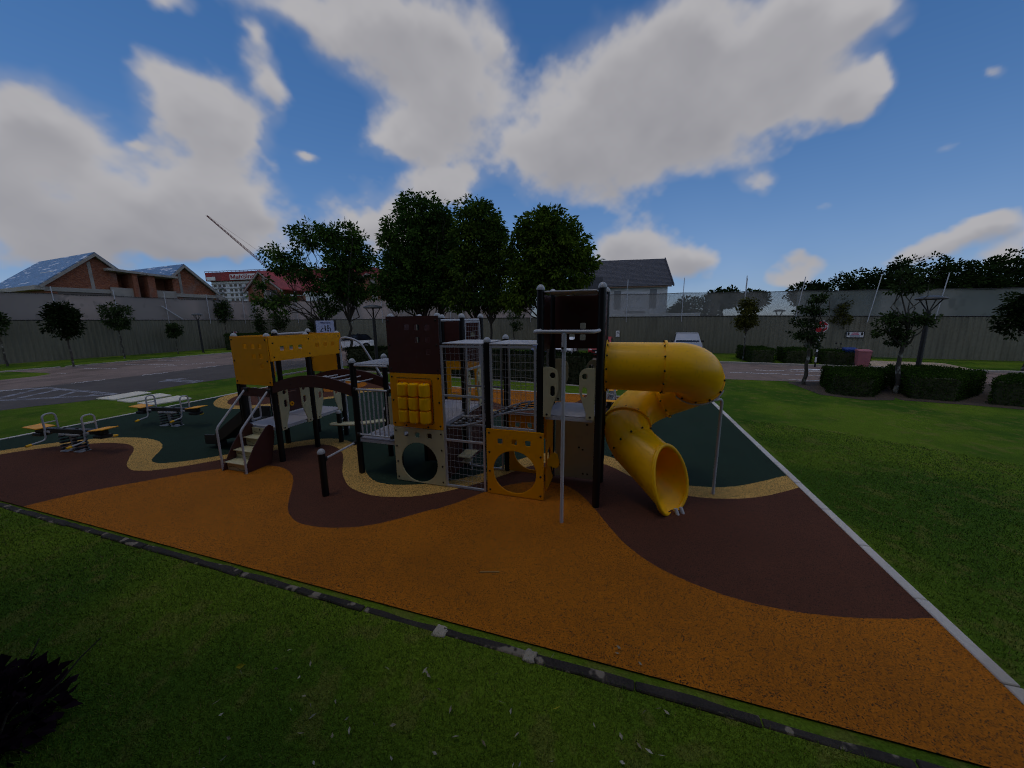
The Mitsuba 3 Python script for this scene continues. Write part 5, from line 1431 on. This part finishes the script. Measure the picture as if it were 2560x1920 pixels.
printed(meshkit.text_mesh('PERHATIAN', .062, .002, True), -.19, 2.885, 'mat_navy', 'heading')
fig = unary_union([Point(0, .20).buffer(.03), rect(-.025, .025, .02, .17, .01)])
kid = unary_union([Point(.02, .12).buffer(.022), LineString([(-.07, .0), (-.02, .06), (.03, .10)]).buffer(.014), LineString([(-.08, 0), (.03, 0)]).buffer(.012)])
bas = unary_union([Point(.0, .22).buffer(.034), LineString([(-.02, .18), (-.03, .10), (.05, .14), (.10, .12), (.10, .0)]).buffer(.016), Point(-.02, .03).buffer(.035)])
for pg, x in ((kid, -.13), (fig, .04), (bas, .18)):
    printed(ext(pg, .002), x, 2.58, 'mat_black', 'figure')
printed(ext(LineString([(-.05, .12), (.06, .13)]).buffer(.006), .002), -.04, 2.58, 'mat_black', 'rope')
for i, (x0, x1, z) in enumerate(((-.33, .25, 2.50), (-.33, .41, 2.43), (-.33, .30, 2.36), (-.33, .38, 2.29))):
    printed(ext(rect(x0, x1, z - .008, z + .008), .002), 0, 0, 'mat_navy', 'text_line')

# stop sign
SG = thing('stop_sign', 'red octagonal stop sign on a black and white striped pole, half behind leaves', 'stop sign')
M = TR(17.6, 20.55, 0, math.radians(-35))
oc = Polygon([(.36 * math.cos(PI / 8 + i * PI / 4), .36 * math.sin(PI / 8 + i * PI / 4)) for i in range(8)])


def sgp(name, m, y, mat, x=0, z=2.33):
    m = moved(m, R)
    m.apply_translation((x, y, z))
    put(name, moved(m, M), mat, SG)


sgp('plate', ext(oc, .02), -.03, 'mat_signwhite')
sgp('face', ext(oc.buffer(-.028), .004), -.0505, 'mat_stopred')
tm = meshkit.text_mesh('STOP', .17, .003, True)
tm.apply_translation((-(tm.bounds[0][0] + tm.bounds[1][0]) / 2, -.085, 0))
sgp('lettering', tm, -.055, 'mat_signwhite')
for i in range(7):
    put('pole_band', moved(moved(trimesh.creation.cylinder(.045, .30, sections=12), TR(0, 0, .15 + .30 * i)), M), 'mat_signwhite' if i % 2 else 'mat_black', SG, smooth=40)
put('pole_band', moved(moved(trimesh.creation.cylinder(.045, .45, sections=12), TR(0, 0, 2.325)), M), 'mat_black', SG, smooth=40)


def bin_(x, y, rz, mat, label):
    k = thing('wheeled_bin', label, 'bin', 'wheeled bins in front of the hoarding')
    M = TR(x, y, 0, rz)
    b = hull([(s * .235, t * .25, .07) for s in (-1, 1) for t in (-1, 1)] + [(s * .285, t * .32, .93) for s in (-1, 1) for t in (-1, 1)])
    put('body', moved(b, M), mat, k)
    put('rim', moved(rbx(-.30, .30, -.335, .335, .905, .955, .012), M), mat, k)
    lid = hull([(s * .305, t * .34, .958) for s in (-1, 1) for t in (-1, 1)] + [(s * .27, -.30, 1.0) for s in (-1, 1)] + [(s * .28, .32, 1.035) for s in (-1, 1)])
    put('lid', moved(lid, M), mat, k)
    put('handle', moved(bar((-.24, .39, .98), (.24, .39, .98), .018, 8), M), mat, k, smooth=40)
    for s in (-1, 1):
        w = moved(trimesh.creation.cylinder(.12, .05, sections=18), trimesh.transformations.rotation_matrix(PI / 2, [0, 1, 0]))
        put('wheel', moved(moved(w, TR(s * .27, .27, .12)), M), 'mat_tyre', k, smooth=40)
        put('bracket', moved(rbx(s * .22 - .02, s * .22 + .02, .32, .40, .94, .99, .004), M), mat, k)


bin_(19.95, 20.2, math.radians(-30), 'mat_bin_pink', 'faded pink wheeled bin beside the blue one')
bin_(20.25, 21.35, math.radians(-30), 'mat_bin_blue', 'dark blue wheeled bin left of the pink one')
# motorcycle behind the blue bin
MC = thing('motorcycle', 'black motorcycle mostly hidden behind the blue bin, mirror and front wheel showing', 'motorcycle')
M = TR(20.75, 22.1, 0, math.radians(160))
for x in (-.62, .62):
    w = moved(trimesh.creation.torus(.24, .055, 24, 8), trimesh.transformations.rotation_matrix(PI / 2, [1, 0, 0]))
    kk = put('wheel', moved(moved(w, TR(x, 0, .295)), M), 'mat_tyre', MC, smooth=60)
    put('hub', moved(moved(trimesh.creation.cylinder(.07, .08, sections=12), trimesh.transformations.rotation_matrix(PI / 2, [1, 0, 0])), M @ TR(x, 0, .295)), 'mat_rim', kk)
put('frame', [moved(bar((.62, 0, .3), (.45, 0, .95), .03, 8), M), moved(bar((-.62, 0, .3), (.1, 0, .45), .04, 8), M), moved(bar((.42, 0, .85), (-.1, 0, .42), .035, 8), M)], 'mat_black', MC, smooth=40)
put('seat', moved(rbx(-.72, .05, -.12, .12, .68, .78, .03), M), 'mat_black', MC)
put('body', moved(hull([(-.5, s * .1, .42) for s in (-1, 1)] + [(.15, s * .12, .42) for s in (-1, 1)] + [(-.7, s * .1, .68) for s in (-1, 1)] + [(.1, s * .11, .66) for s in (-1, 1)]), M), 'mat_black', MC)
put('handlebar', moved(tube(bend([(.30, -.34, 1.0), (.44, -.12, 1.0), (.44, .12, 1.0), (.30, .34, 1.0)], .06), .014, 7), M), 'mat_black', MC, smooth=50)
for s in (-1, 1):
    put('mirror', [moved(bar((.40, s * .2, 1.0), (.44, s * .28, 1.2), .008, 6), M), moved(moved(trimesh.creation.icosphere(2, .055), TR(.44, s * .29, 1.23)), M)], 'mat_black', MC, smooth=40)

# ------------------------------------------------------------------ cars


def car(name, label, x, y, rz, paint, L=4.3, Wd=1.78, H=1.55, roof=None, pickup=False, group='cars parked along the hoarding'):
    k = thing(name, label, 'car', group)
    M = TR(x, y, 0.004, rz)
    hw = Wd / 2
    belt = H * .62
    xf, xr = L / 2, -L / 2
    ax0, ax1, wr = L / 2 - .86, -L / 2 + .82, .34

    def shape(P, w, t0=1.0, z0=None, k0=0.0, ym=None):
        m = ext(P, 2 * w)
        v = np.array(m.vertices)
        o = np.stack([v[:, 0], v[:, 2] - w, v[:, 1]], 1)
        if k0:
            o[:, 1] *= 1 - k0 * np.clip((o[:, 2] - z0), 0, 9)
        nose = 1 - .10 * np.clip((np.abs(o[:, 0]) - L * .40) / (L * .10), 0, 1)
        o[:, 1] *= nose
        mm = trimesh.Trimesh(o, m.faces, process=False)
        if mm.volume < 0:
            mm.invert()
        return mm
    body = Polygon([(xr + .02, .36), (xr, .55), (xr + .04, belt - .04), (xr + .12, belt), (xf - 1.15, belt), (xf - .25, belt - .17), (xf - .06, belt - .28), (xf, .60), (xf - .02, .36), (xf - .10, .24), (xr + .1, .26)])
    arches = unary_union([Point(ax0, wr).buffer(wr + .05), Point(ax1, wr).buffer(wr + .05)])
    bp = body.buffer(.05).buffer(-.05).difference(arches)
    bp = unary_union([bp])
    pts = shape(bp, hw)
    put('body', moved(pts, M), paint, k, smooth=25)
    put('underbody', moved(shape(body.buffer(-.07), hw - .10), M), 'mat_black', k)
    put('sill', moved(shape(Polygon([(ax1 + .42, .22), (ax0 - .42, .22), (ax0 - .42, .33), (ax1 + .42, .33)]), hw + .006), M), 'mat_black', k)
    c0, c1, c2, c3 = (xf - 1.20, belt + .001), (xf - 1.95, H - .05), (xr + .62, H - .05), (xr + .14, belt + .001)
    if pickup:
        c2, c3 = (xr + 1.75, H - .05), (xr + 1.50, belt + .001)
    cab = Polygon([c0, (c1[0] + .1, c1[1] - .05), (c1[0] - .15, H - .015), ((c1[0] + c2[0]) / 2, H), (c2[0] + .1, H - .02), (c2[0] - .02, c2[1] - .03), c3])
    put('cabin', moved(shape(cab, hw - .05, z0=belt, k0=.26), M), paint if not roof else roof, k, smooth=20)
    wl, wt = belt + .03, H - .13
    fx = lambda z: c0[0] + (c1[0] - c0[0]) * (z - belt) / (H - .05 - belt)
    rx = lambda z: c3[0] + (c2[0] - c3[0]) * (z - belt) / (H - .05 - belt)
    mid = (c1[0] + c2[0]) / 2 - .05
    for side in (-1, 1):
        for a, b in (((fx(wl) - .22, fx(wt) - .14), (mid + .04, mid + .04)), ((mid - .04, mid - .04), (rx(wl) + .22, rx(wt) + .14))):
            yy = lambda z: side * ((hw - .05) * (1 - .26 * (z - belt)) + .006)
            v = [(a[0], yy(wl), wl), (a[1], yy(wt), wt), (b[1], yy(wt), wt), (b[0], yy(wl), wl)]
            o = np.array([0, side * .004, 0])
            put('side_window', moved(hull([np.array(p) for p in v] + [np.array(p) - o * 3 for p in v]), M), 'mat_carglass', k)
    for fn, sg, nm in ((fx, 1, 'windscreen'), (rx, -1, 'rear_window')):
        w0, w1 = (hw - .05) * (1 - .26 * (wl - belt)) - .09, (hw - .05) * (1 - .26 * (wt - belt)) - .08
        v = [(fn(wl) + sg * .012, -w0, wl), (fn(wl) + sg * .012, w0, wl), (fn(wt) + sg * .012, -w1, wt), (fn(wt) + sg * .012, w1, wt)]
        put(nm, moved(hull([np.array(p) for p in v] + [np.array(p) - [sg * .03, 0, 0] for p in v]), M), 'mat_carglass', k)
    for ax in (ax0, ax1):
        for side in (-1, 1):
            Rw = trimesh.transformations.rotation_matrix(PI / 2, [1, 0, 0])
            ty = moved(lathe([(.20, -.10), (.31, -.105), (wr, -.08), (wr, .08), (.31, .105), (.20, .10), (.20, -.10)], 28), Rw)
            wk = put('wheel', moved(moved(ty, TR(ax, side * (hw - .10), wr)), M), 'mat_tyre', k, smooth=35)
            rm = [moved(trimesh.creation.cylinder(.205, .10, sections=24), Rw)]
            put('rim', moved(moved(rm[0], TR(ax, side * (hw - .075), wr)), M), 'mat_rim', wk)
    for side in (-1, 1):
        put('headlight', moved(hull([(xf - .03, side * (hw - .36), belt - .36), (xf - .03, side * (hw - .36), belt - .25), (xf - .07, side * (hw - .14), belt - .34), (xf - .12, side * (hw - .13), belt - .22), (xf - .34, side * (hw - .045), belt - .24), (xf - .3, side * (hw - .045), belt - .19)]), M), 'mat_headlight', k)
        put('tail_light', moved(rbx(xr - .012, xr + .12, side * (hw - .20) - .10, side * (hw - .20) + .10, belt - .26, belt - .08, .02), M), 'mat_taillight', k)
        put('mirror', moved(rbx(xf - 1.55, xf - 1.40, side * (hw + .06) - .09, side * (hw + .06) + .09, belt + .02, belt + .16, .03), M), 'mat_black', k)
        for xx in (mid - .30, mid + .62):
            put('door_handle', moved(rbx(xx - .09, xx + .09, side * (hw + .006) - .012, side * (hw + .006) + .012, belt - .13, belt - .10, .004), M), paint, k)
        for xx in (mid, fx(belt) - .28, rx(belt) + .35):
            put('door_seam', moved(bx(xx - .006, xx + .006, side * hw - .003 * 1, side * hw + .003, .34, belt - .02), M), 'mat_black', k)
    put('grille', moved(rbx(xf - .03, xf + .012, -.48, .48, .50, .66, .01), M), 'mat_black', k)
    put('lower_grille', moved(rbx(xf - .06, xf + .006, -.60, .60, .30, .42, .01), M), 'mat_black', k)
    put('number_plate', moved(rbx(xf - .01, xf + .022, -.26, .26, .43, .52, .003), M), 'mat_signwhite', k)
    if pickup:
        put('load_bed_lid', moved(rbx(xr + .10, xr + 1.46, -hw + .1, hw - .1, belt + .002, belt + .05, .015), M), 'mat_black', k)
        for s in (-1, 1):
            put('roll_bar', moved(tube(bend([(xr + 1.42, s * (hw - .14), belt), (xr + 1.35, s * (hw - .25), H - .12), (xr + .35, s * (hw - .14), belt)], .15), .035, 8), M), 'mat_black', k)
    put('aerial', moved(rbx(-.75, -.62, -.02, .02, H, H + .07, .01), M), 'mat_black', k)
    return k


car('parked_car', 'white car with a black roof parked by the hoarding, left of the brown tower', -16.6, 37.2, math.radians(207), 'mat_car_white', 4.35, 1.80, 1.60, roof='mat_carglass')
car('parked_car', 'silver pickup facing the camera, above the yellow tube slide', 13.35, 27.4, math.radians(-112), 'mat_car_silver', 5.2, 1.86, 1.80, pickup=True)
car('parked_car', 'bluish silver car just left of the tall tower posts, behind the long hedge', 2.9, 29.6, math.radians(-108), 'mat_car_blue', 4.2, 1.70, 1.46)
car('parked_car', 'white car whose front shows beside the tall tower post', 4.3, 28.9, math.radians(-108), 'mat_car_white', 4.1, 1.70, 1.44)
car('parked_car', 'red car seen below the brown board of the tall tower', 7.1, 28.2, math.radians(-110), 'mat_car_red', 4.0, 1.68, 1.47)
# ------------------------------------------------------------------ houses on the site


def prism(pts, o, d, n, t):
    """a wall: outline pts (s, z) along direction d from o, thickness t along n"""
    m = ext(Polygon(pts), t)
    v = np.array(m.vertices)
    w = np.column_stack([np.outer(v[:, 0], d)[:, 0] + v[:, 2] * n[0] + o[0], np.outer(v[:, 0], d)[:, 1] + v[:, 2] * n[1] + o[1], v[:, 1]])
    r = trimesh.Trimesh(w, m.faces, process=False)
    if r.volume < 0:
        r.invert()
    return r


HO, HA = np.array([-48.0, 20.0]), math.radians(67)
HD = np.array([math.cos(HA), math.sin(HA)])
HN = np.array([math.cos(HA + PI / 2), math.sin(HA + PI / 2)])     # away from the road


def roofplane(a, b, depth, t, nx=1.0):
    """a roof slope over the eave-to-ridge line a -> b (s, z), running back by depth"""
    (s0, z0), (s1, z1) = a, b
    m = ext(Polygon([(s0, z0), (s1, z1), (s1, z1 + t), (s0, z0 + t)]), depth)
    v = np.array(m.vertices)
    w = np.column_stack([HO[0] + v[:, 0] * HD[0] + (v[:, 2] - .45) * HN[0], HO[1] + v[:, 0] * HD[1] + (v[:, 2] - .45) * HN[1], v[:, 1]])
    r = trimesh.Trimesh(w, m.faces, process=False)
    if r.volume < 0:
        r.invert()
    return r


def hs(name, pts, off, t, mat, k, **kw):
    return put(name, prism(pts, HO + HN * off, HD, HN, t), mat, k, **kw)


GHS = 'unfinished brick houses behind the left run of hoarding'


def gable_house(label, s0, sp, s1, ze0, zp, ze1, depth, low, win=(), roofback=True):
    k = thing('terrace_house', label, 'house', GHS)
    hs('gable_wall', [(s0 + .15, 0), (s1, 0), (s1, ze1 - .15), (sp, zp - .28), (s0 + .15, ze0 - .1)], 0, .25, 'mat_brick', k)
    hs('side_wall', [(s0 + .15, 0), (s0 + .40, 0), (s0 + .40, ze0), (s0 + .15, ze0)], .252, depth - .6, 'mat_brick', k)
    for a, b, mt in (((s0 - .25, ze0 - .15), (sp, zp), 'mat_bluefoil'), ((s1 + .25, ze1 - .15), (sp + .001, zp + .001), 'mat_bluefoil')):
        put('roof_slope', roofplane(a, b, depth, .10), mt, k)
    for (a, b) in (((s0 - .25, ze0 - .15), (sp, zp)), ((s1 + .25, ze1 - .15), (sp, zp))):
        d = np.array(b) - np.array(a)
        L = np.linalg.norm(d)
        nn = np.array([-d[1], d[0]]) / L
        if nn[1] > 0:
            nn = -nn
        hs('verge_beam', [tuple(a), tuple(b), tuple(np.array(b) + nn * .22), tuple(np.array(a) + nn * .22)], -.50, .20, 'mat_concrete', k)
    hs('ring_beam', [(s0 + .1, low - .38), (s1 + .02, low - .38), (s1 + .02, low), (s0 + .1, low)], -.12, .118, 'mat_concrete', k)
    hs('tie_column', [(sp - .55, low + .01), (sp - .30, low + .01), (sp - .30, zp - .75), (sp - .55, zp - .95)], -.03, .028, 'mat_concrete', k)
    hs('opening', [(s0 + .9, low - 1.6), (s1 - .3, low - 1.6), (s1 - .3, low - .40), (s0 + .9, low - .40)], -.02, .018, 'mat_darkvoid', k)
    return k


k = gable_house('brick house with a blue covered roof at the left edge, wide gable', 14.5, 18.2, 19.6, 6.55, 9.75, 8.35, 13.0, 6.35)
hs('eave_beam', [(14.0, 6.05), (14.6, 6.05), (14.6, 6.4), (14.0, 6.4)], -.4, 12, 'mat_concrete', k)
hs('patch', [(15.9, 7.75), (16.1, 7.75), (16.1, 7.95), (15.9, 7.95)], 1.5, 3.2, 'mat_signwhite', k, label='white strip lying on the blue roof')
hs('canopy', [(18.75, 8.42), (21.6, 8.24), (21.6, 8.02), (18.75, 8.18)], -.9, 5, 'mat_concrete', k)
hs('loggia', [(18.95, 6.3), (20.85, 6.3), (20.85, 8.02), (18.95, 8.16)], 1.8, .2, 'mat_brick', k, label='shaded brick recess under the canopy')
hs('loggia_wall', [(20.55, 5.0), (20.95, 5.0), (20.95, 8.05), (20.55, 8.07)], -.6, 2.4, 'mat_brick', k)
hs('parapet', [(18.9, 5.6), (20.9, 5.6), (20.9, 6.55), (18.9, 6.6)], -.3, .2, 'mat_concrete', k)
k = gable_house('second brick house with a blue covered roof, left of the far apartment block', 24.0, 25.3, 28.3, 8.15, 9.55, 6.6, 13.0, 6.30)
hs('canopy', [(21.7, 8.22), (24.3, 8.12), (24.3, 7.90), (21.7, 8.00)], -.9, 5, 'mat_concrete', k)
hs('loggia', [(22.3, 6.3), (24.2, 6.3), (24.2, 7.9), (22.3, 8.0)], 1.8, .2, 'mat_brick', k, label='shaded brick recess under the canopy')
hs('loggia_wall', [(21.75, 5.0), (22.35, 5.0), (22.35, 7.98), (21.75, 8.0)], -.6, 2.4, 'mat_brick', k)
hs('parapet', [(22.3, 5.6), (24.2, 5.6), (24.2, 6.5), (22.3, 6.5)], -.3, .2, 'mat_concrete', k)
hs('party_wall', [(21.0, 5.0), (21.7, 5.0), (21.7, 8.0), (21.0, 8.05)], 1.2, .2, 'mat_brick', k)
k = thing('terrace_house', 'third unfinished house, grey gable edge right of the second brick gable', 'house', GHS)
hs('gable_wall', [(28.9, 0), (31.2, 0), (31.2, 6.0), (28.4, 8.4), (27.6, 7.6), (28.9, 6.3)], 3.0, 4.0, 'mat_concrete', k)
hs('opening', [(28.95, 4.6), (30.2, 4.6), (30.2, 6.2), (28.95, 6.2)], 2.98, .018, 'mat_darkvoid', k)


def face_house(label, x0, x1, y, rz, zwall, peak, mat, roofmat, group, cols=()):
    k = thing('brick_house', label, 'house', group)
    M = TR(x0, y, 0, rz)
    Lh = x1 - x0
    g = upright(ext(Polygon([(0, 0), (Lh, 0), (Lh, zwall), (Lh * .45, peak), (0, zwall)]), .3), 'v', 0)
    put('gable_wall', moved(g, M), mat, k)
    for a, b in (((-.4, zwall - .25), (Lh * .45, peak + .12)), ((Lh + .4, zwall - .25), (Lh * .45 + .001, peak + .121))):
        put('roof_slope', moved(upright(ext(Polygon([a, b, (b[0], b[1] + .15), (a[0], a[1] + .15)]), 10), 'v', -.4), M), roofmat, k)
        put('verge_beam', moved(upright(ext(Polygon([a, b, (b[0], b[1] - .25), (a[0], a[1] - .25)]), .2), 'v', -.42), M), 'mat_concrete', k)
    put('tie_column', moved(upright(ext(Polygon([(Lh * .47, 5), (Lh * .55, 5), (Lh * .55, peak - 1), (Lh * .47, peak - .6)]), .03), 'v', -.031), M), 'mat_concrete', k)
    for c in cols:
        put('opening', moved(upright(ext(sbox(*c), .02), 'v', -.021), M), 'mat_darkvoid', k)
    return k


k = face_house('brick house with one steep gable behind the loose leftmost tall tree', -38.5, -32.0, 54, math.radians(-18), 7.6, 9.9, 'mat_brick', 'mat_rednet', 'brick houses behind the middle trees', [(3.2, 6.0, 5.6, 7.4)])
k = face_house('brick house mostly hidden behind the tallest trees', -24.0, -12.0, 51, math.radians(-18), 6.6, 9.0, 'mat_brick', 'mat_rednet', 'brick houses behind the middle trees', [(1, 5.6, 4, 6.4), (7, 5.6, 10, 6.4)])
# low brick wall beyond the hoarding
k = thing('site_wall', 'low wall of brick panels between concrete posts below the apartment block', 'wall')
p, q = np.array([-41.5, 58.0]), np.array([-30.5, 54.5])
for i in range(6):
    a, b = p + (q - p) * i / 6, p + (q - p) * (i + 1) / 6
    dd = (b - a) / np.linalg.norm(b - a)
    nn = np.array([-dd[1], dd[0]])
    L = np.linalg.norm(b - a)
    put('brick_panel', prism([(.15, 5.1), (L - .15, 5.1), (L - .15, 6.7), (.15, 6.7)], a, dd, nn, .2), 'mat_brick', k)
    put('post', prism([(-.14, 0), (.14, 0), (.14, 7.0), (-.14, 7.0)], a, dd, nn, .24), 'mat_concrete', k)
    put('plinth', prism([(.15, 0), (L - .15, 0), (L - .15, 5.09), (.15, 5.09)], a, dd, nn, .22), 'mat_concrete', k)

# white house with a dark tiled roof
k = thing('white_house', 'white house with a dark tiled roof, partly behind thin netting', 'house')
M = TR(8.0, 45.0, 0, math.radians(-9))
put('wall', moved(rbx(0, 10.6, 0, 8, 0, 6.9, .02), M), 'mat_white_wall', k)
zs = np.linspace(6.55, 10.2, 22)
for i in range(21):
    t0, t1 = i / 21, (i + 1) / 21
    put('tile_course', moved(hull([(-.5, -.7 + 4.7 * t0, zs[i]), (11.0, -.7 + 4.7 * t0, zs[i]), (-.5, -.7 + 4.7 * t1, zs[i + 1] - .01), (11.0, -.7 + 4.7 * t1, zs[i + 1] - .01), (-.5, -.7 + 4.7 * t0, zs[i] + .06), (11.0, -.7 + 4.7 * t0, zs[i] + .06), (-.5, -.7 + 4.7 * t1, zs[i + 1] + .02), (11.0, -.7 + 4.7 * t1, zs[i + 1] + .02)]), M), 'mat_rooftile', k)
put('back_slope', moved(hull([(-.5, 4.02, 10.15), (11, 4.02, 10.15), (-.5, 8.7, 6.5), (11, 8.7, 6.5), (-.5, 4.02, 10.2), (11, 4.02, 10.2), (-.5, 8.7, 6.6), (11, 8.7, 6.6)]), M), 'mat_rooftile', k)
put('verge', moved(hull([(11.002, -.75, 6.45), (11.12, -.75, 6.45), (11.002, -.75, 6.7), (11.12, -.75, 6.7), (11.002, 4, 10.15), (11.12, 4, 10.15), (11.002, 4, 10.35), (11.12, 4, 10.35)]), M), 'mat_rooftile', k)
put('eave_board', moved(rbx(-.3, 10.9, -.55, -.45, 6.42, 6.56, .01), M), 'mat_peach', k)
scene['mat_peach'] = princ((.40, .22, .16), .7)
put('gable_wall', moved(upright(ext(Polygon([(.0, 6.9), (8, 6.9), (4, 10.0)]), .2), 'u', 10.35), M), 'mat_white_wall', k)
for a, b, c, d_ in ((4.5, 3.9, 5.3, 6.1), (8.6, 4.0, 9.4, 6.2), (5.8, 2.9, 8.2, 3.7), (1.0, 4, 2.0, 6.0)):
    put('window', moved(rbx(a, c, -.03, .02, b, d_, .01), M), 'mat_grey_panel', k)
put('porch', moved(rbx(-.5, 3.0, -1.8, -.01, 5.6, 7.6, .03), M), 'mat_rooftile', k)
put('garden_wall', moved(rbx(-2, 13.0, -4.2, -4.0, 0, 3.35, .02), M), 'mat_white_wall', k)

# apartment block with its red banner
AB = thing('apartment_block', 'distant white apartment block with a red banner of lettering along its roof', 'apartment building')
AO, AX = np.array([-106.0, 131.0]), math.radians(-10)
M = TR(AO[0], AO[1], 0, AX)
put('wall', moved(rbx(0, 60, 0, 14, 0, 17.0, .05), M), 'mat_white_wall', AB)
for f in range(4):
    z = 15.1 - f * 1.62
    x = .9
    grp = 0
    while x < 30:
        w = (1.15, 1.15, 1.15)[grp % 3]
        put('window', moved(rbx(x, x + w, -.05, .02, z, z + .85, .02), M), 'mat_darkvoid', AB)
        x += w + (.75 if (grp % 3) != 2 else 1.6)
        grp += 1
    for xb in (3.3, 12.4, 21.5):
        put('balcony', moved(rbx(xb, xb + 1.6, -.9, -.001, z - .7, z - .15, .03), M), 'mat_grey_panel', AB)
    put('ledge', moved(rbx(-.1, 60, -.18, -.001, z + 1.02, z + 1.15, .02), M), 'mat_concrete', AB)
# top floors wrapped in red net, the lettering on a white board
put('red_net', moved(rbx(-1.0, 62, -.9, 14.5, 17.1, 20.0, .03), M), 'mat_rednet', AB)
put('net_rail', moved(bar((-1.0, -.95, 20.35), (62, -.95, 20.35), .09, 6), M), 'mat_crane', AB)
for x in np.arange(-1, 62, 1.6):
    put('net_post', moved(bx(x - .05, x + .05, -1.0, -.92, 19.9, 21.2 if x > 27 else 20.4), M), 'mat_crane', AB)
put('banner', moved(rbx(9.2, 19.6, -1.12, -1.0, 17.3, 19.15, .01), M), 'mat_signwhite', AB)
tm = meshkit.text_mesh('MahSing', 1.25, .05, True)
tm = moved(tm, R)
sc_ = 9.6 / (tm.bounds[1][0] - tm.bounds[0][0])
tm.vertices = tm.vertices * [sc_, 1, 1] + np.array([9.6 - tm.bounds[0][0] * sc_, -1.13, 17.62])
put('lettering', moved(tm, M), 'mat_redtext', AB, label='red lettering on the white part of the banner')
put('banner', moved(rbx(-.4, 3.2, -1.12, -1.0, 17.3, 18.5, .01), M), 'mat_signwhite', AB, label='small white banner at the left end')
put('banner', moved(rbx(19.7, 27.5, -1.12, -1.0, 17.0, 17.8, .01), M), 'mat_signwhite', AB, label='white strip right of the lettering')

# tower crane jib
CR = thing('tower_crane', 'thin lattice crane jib rising to the left behind the trees', 'crane')
a, b = np.array([-127.0, 160.0, 46.8]), np.array([-96.0, 160.0, 17.6])
n = 26
d = (b - a) / np.linalg.norm(b - a)
up = np.array([-d[2], 0, d[0]])
up = up if up[2] > 0 else -up
wid = np.array([0, 1.0, 0])
for off in (up * .9, wid * .6, -wid * .6):
    put('chord', bar(a + off * .4, b + off, .10, 5), 'mat_crane', CR)
br = []
for i in range(n):
    p0, p1 = a + (b - a) * i / n, a + (b - a) * (i + 1) / n
    s0, s1 = .4 + .6 * i / n, .4 + .6 * (i + 1) / n
    br += [bar(p0 + up * .9 * s0, p1 + wid * .6 * s1, .05, 4), bar(p0 + up * .9 * s0, p1 - wid * .6 * s1, .05, 4)]
put('lattice', br, 'mat_crane', CR, label='lattice bars of the jib')
put('mast', [bar((-96, 160 + y, 0), (-96, 160 + y, 24), .12, 5) for y in (-.7, .7)], 'mat_crane', CR)
put('pendant', bar(a + up * .4, b + up * 5.2, .035, 4), 'mat_crane', CR)

# ------------------------------------------------------------------ unseen block added behind the camera so its wall and eave darken the front lawn
k = thing('added_shade_wall', 'added unseen wall with a projecting eave behind the photographer, darkens the front lawn', 'light_blocker')
def cput(name, m, mat, **kw):
    return pput(name, m, mat, k, **kw)
cput('wall', rbx(-16, 16, -9.0, -6.7, 0, 9.5, .02), 'mat_shade_wall')
cput('eave', rbx(-16, 16, -6.69, -4.5, 4.75, 5.0, .02), 'mat_shade_wall')  # added overhang, out of view, cuts skylight over the front lawn
for x in np.arange(-14, 14, 4.0):
    cput('window', rbx(x, x + 2.2, -6.74, -6.65, 1.0, 2.6, .01), 'mat_carglass')  # glass panes on the added wall, also out of view
scene['mat_shade_wall'] = princ(proc(concrete((.26, .25, .23), .12, .2)), .8)  # surface of the added light blocking wall

# ------------------------------------------------------------------ dark leafy shrub at the lower left corner, litter on the lawn
r = np.random.default_rng(77)
k = thing('purple_shrub', 'dark purple leaved shrub in the lower left corner of the lawn', 'shrub')
c0 = np.array([-3.85, 1.98, .20])
N = 900
dd = r.normal(size=(N, 3))
dd /= np.linalg.norm(dd, axis=1, keepdims=True)
pts = c0 + dd * (r.random(N) ** .5)[:, None] * np.array([.46, .50, .30])
pts[:, 2] = np.abs(pts[:, 2])
t = r.random(N)[:, None]
m, c = leafage(pts, dd + [0, 0, .3] + r.normal(size=(N, 3)) * .4, np.full(N, .10), np.full(N, .040), r, np.array([.010, .006, .009]) * (1 - t) + np.array([.026, .013, .022]) * t, .3)
put('leaves', m, 'mat_purple_leaf', k, color=c)
st = [limb((c0[0] + a * .1, c0[1] + b * .1, 0), c0 + np.array([a * .5, b * .5, .3]), .012, .004, r) for a in (-1, 0, 1) for b in (-1, 0, 1)]
put('stems', st, 'mat_bark', k)
N = 150
px_ = r.uniform(-2.6, 1.2, N)
py_ = 1.15 + r.random(N) ** 2 * 1.5 + .15 * np.abs(px_ + .6)
pts = np.stack([px_, py_, np.full(N, .035) + r.uniform(0, .012, N)], 1)
dd = np.stack([r.normal(size=N), r.normal(size=N), r.normal(size=N) * .12], 1)
t = r.random(N)[:, None]
m, c = leafage(pts, dd, np.full(N, .05), np.full(N, .011), r, np.array([.20, .17, .10]) * (1 - t) + np.array([.42, .40, .32]) * t, .25)
put('fallen_leaves', m, 'mat_dryleaf', color=c, label='pale dry leaves scattered on the front lawn', cat='leaf litter', kind='stuff')
for x, y, lab in ((-2.44, 2.62, 'single yellow leaf lying on the front lawn at the left'), (.28, 2.25, 'single yellow green leaf on the front lawn just below the kerb'), (-.55, 1.6, 'yellow leaf at the bottom of the front lawn')):
    m, c = leafage(np.array([[x, y, .04]]), np.array([[1, .3, .1]]), np.array([.07]), np.array([.02]), r, np.array([[.36, .34, .03]]), .3)
    put('fallen_leaf', m, 'mat_dryleaf', color=c, label=lab, cat='leaf')
pput('twig', bar((2.5, -1.9, RZ + .008), (2.72, -1.83, RZ + .008), .006, 6), 'mat_dryleafwood', label='short pale twig lying on the orange rubber', cat='twig')
scene['mat_dryleafwood'] = princ((.35, .28, .12), .9)
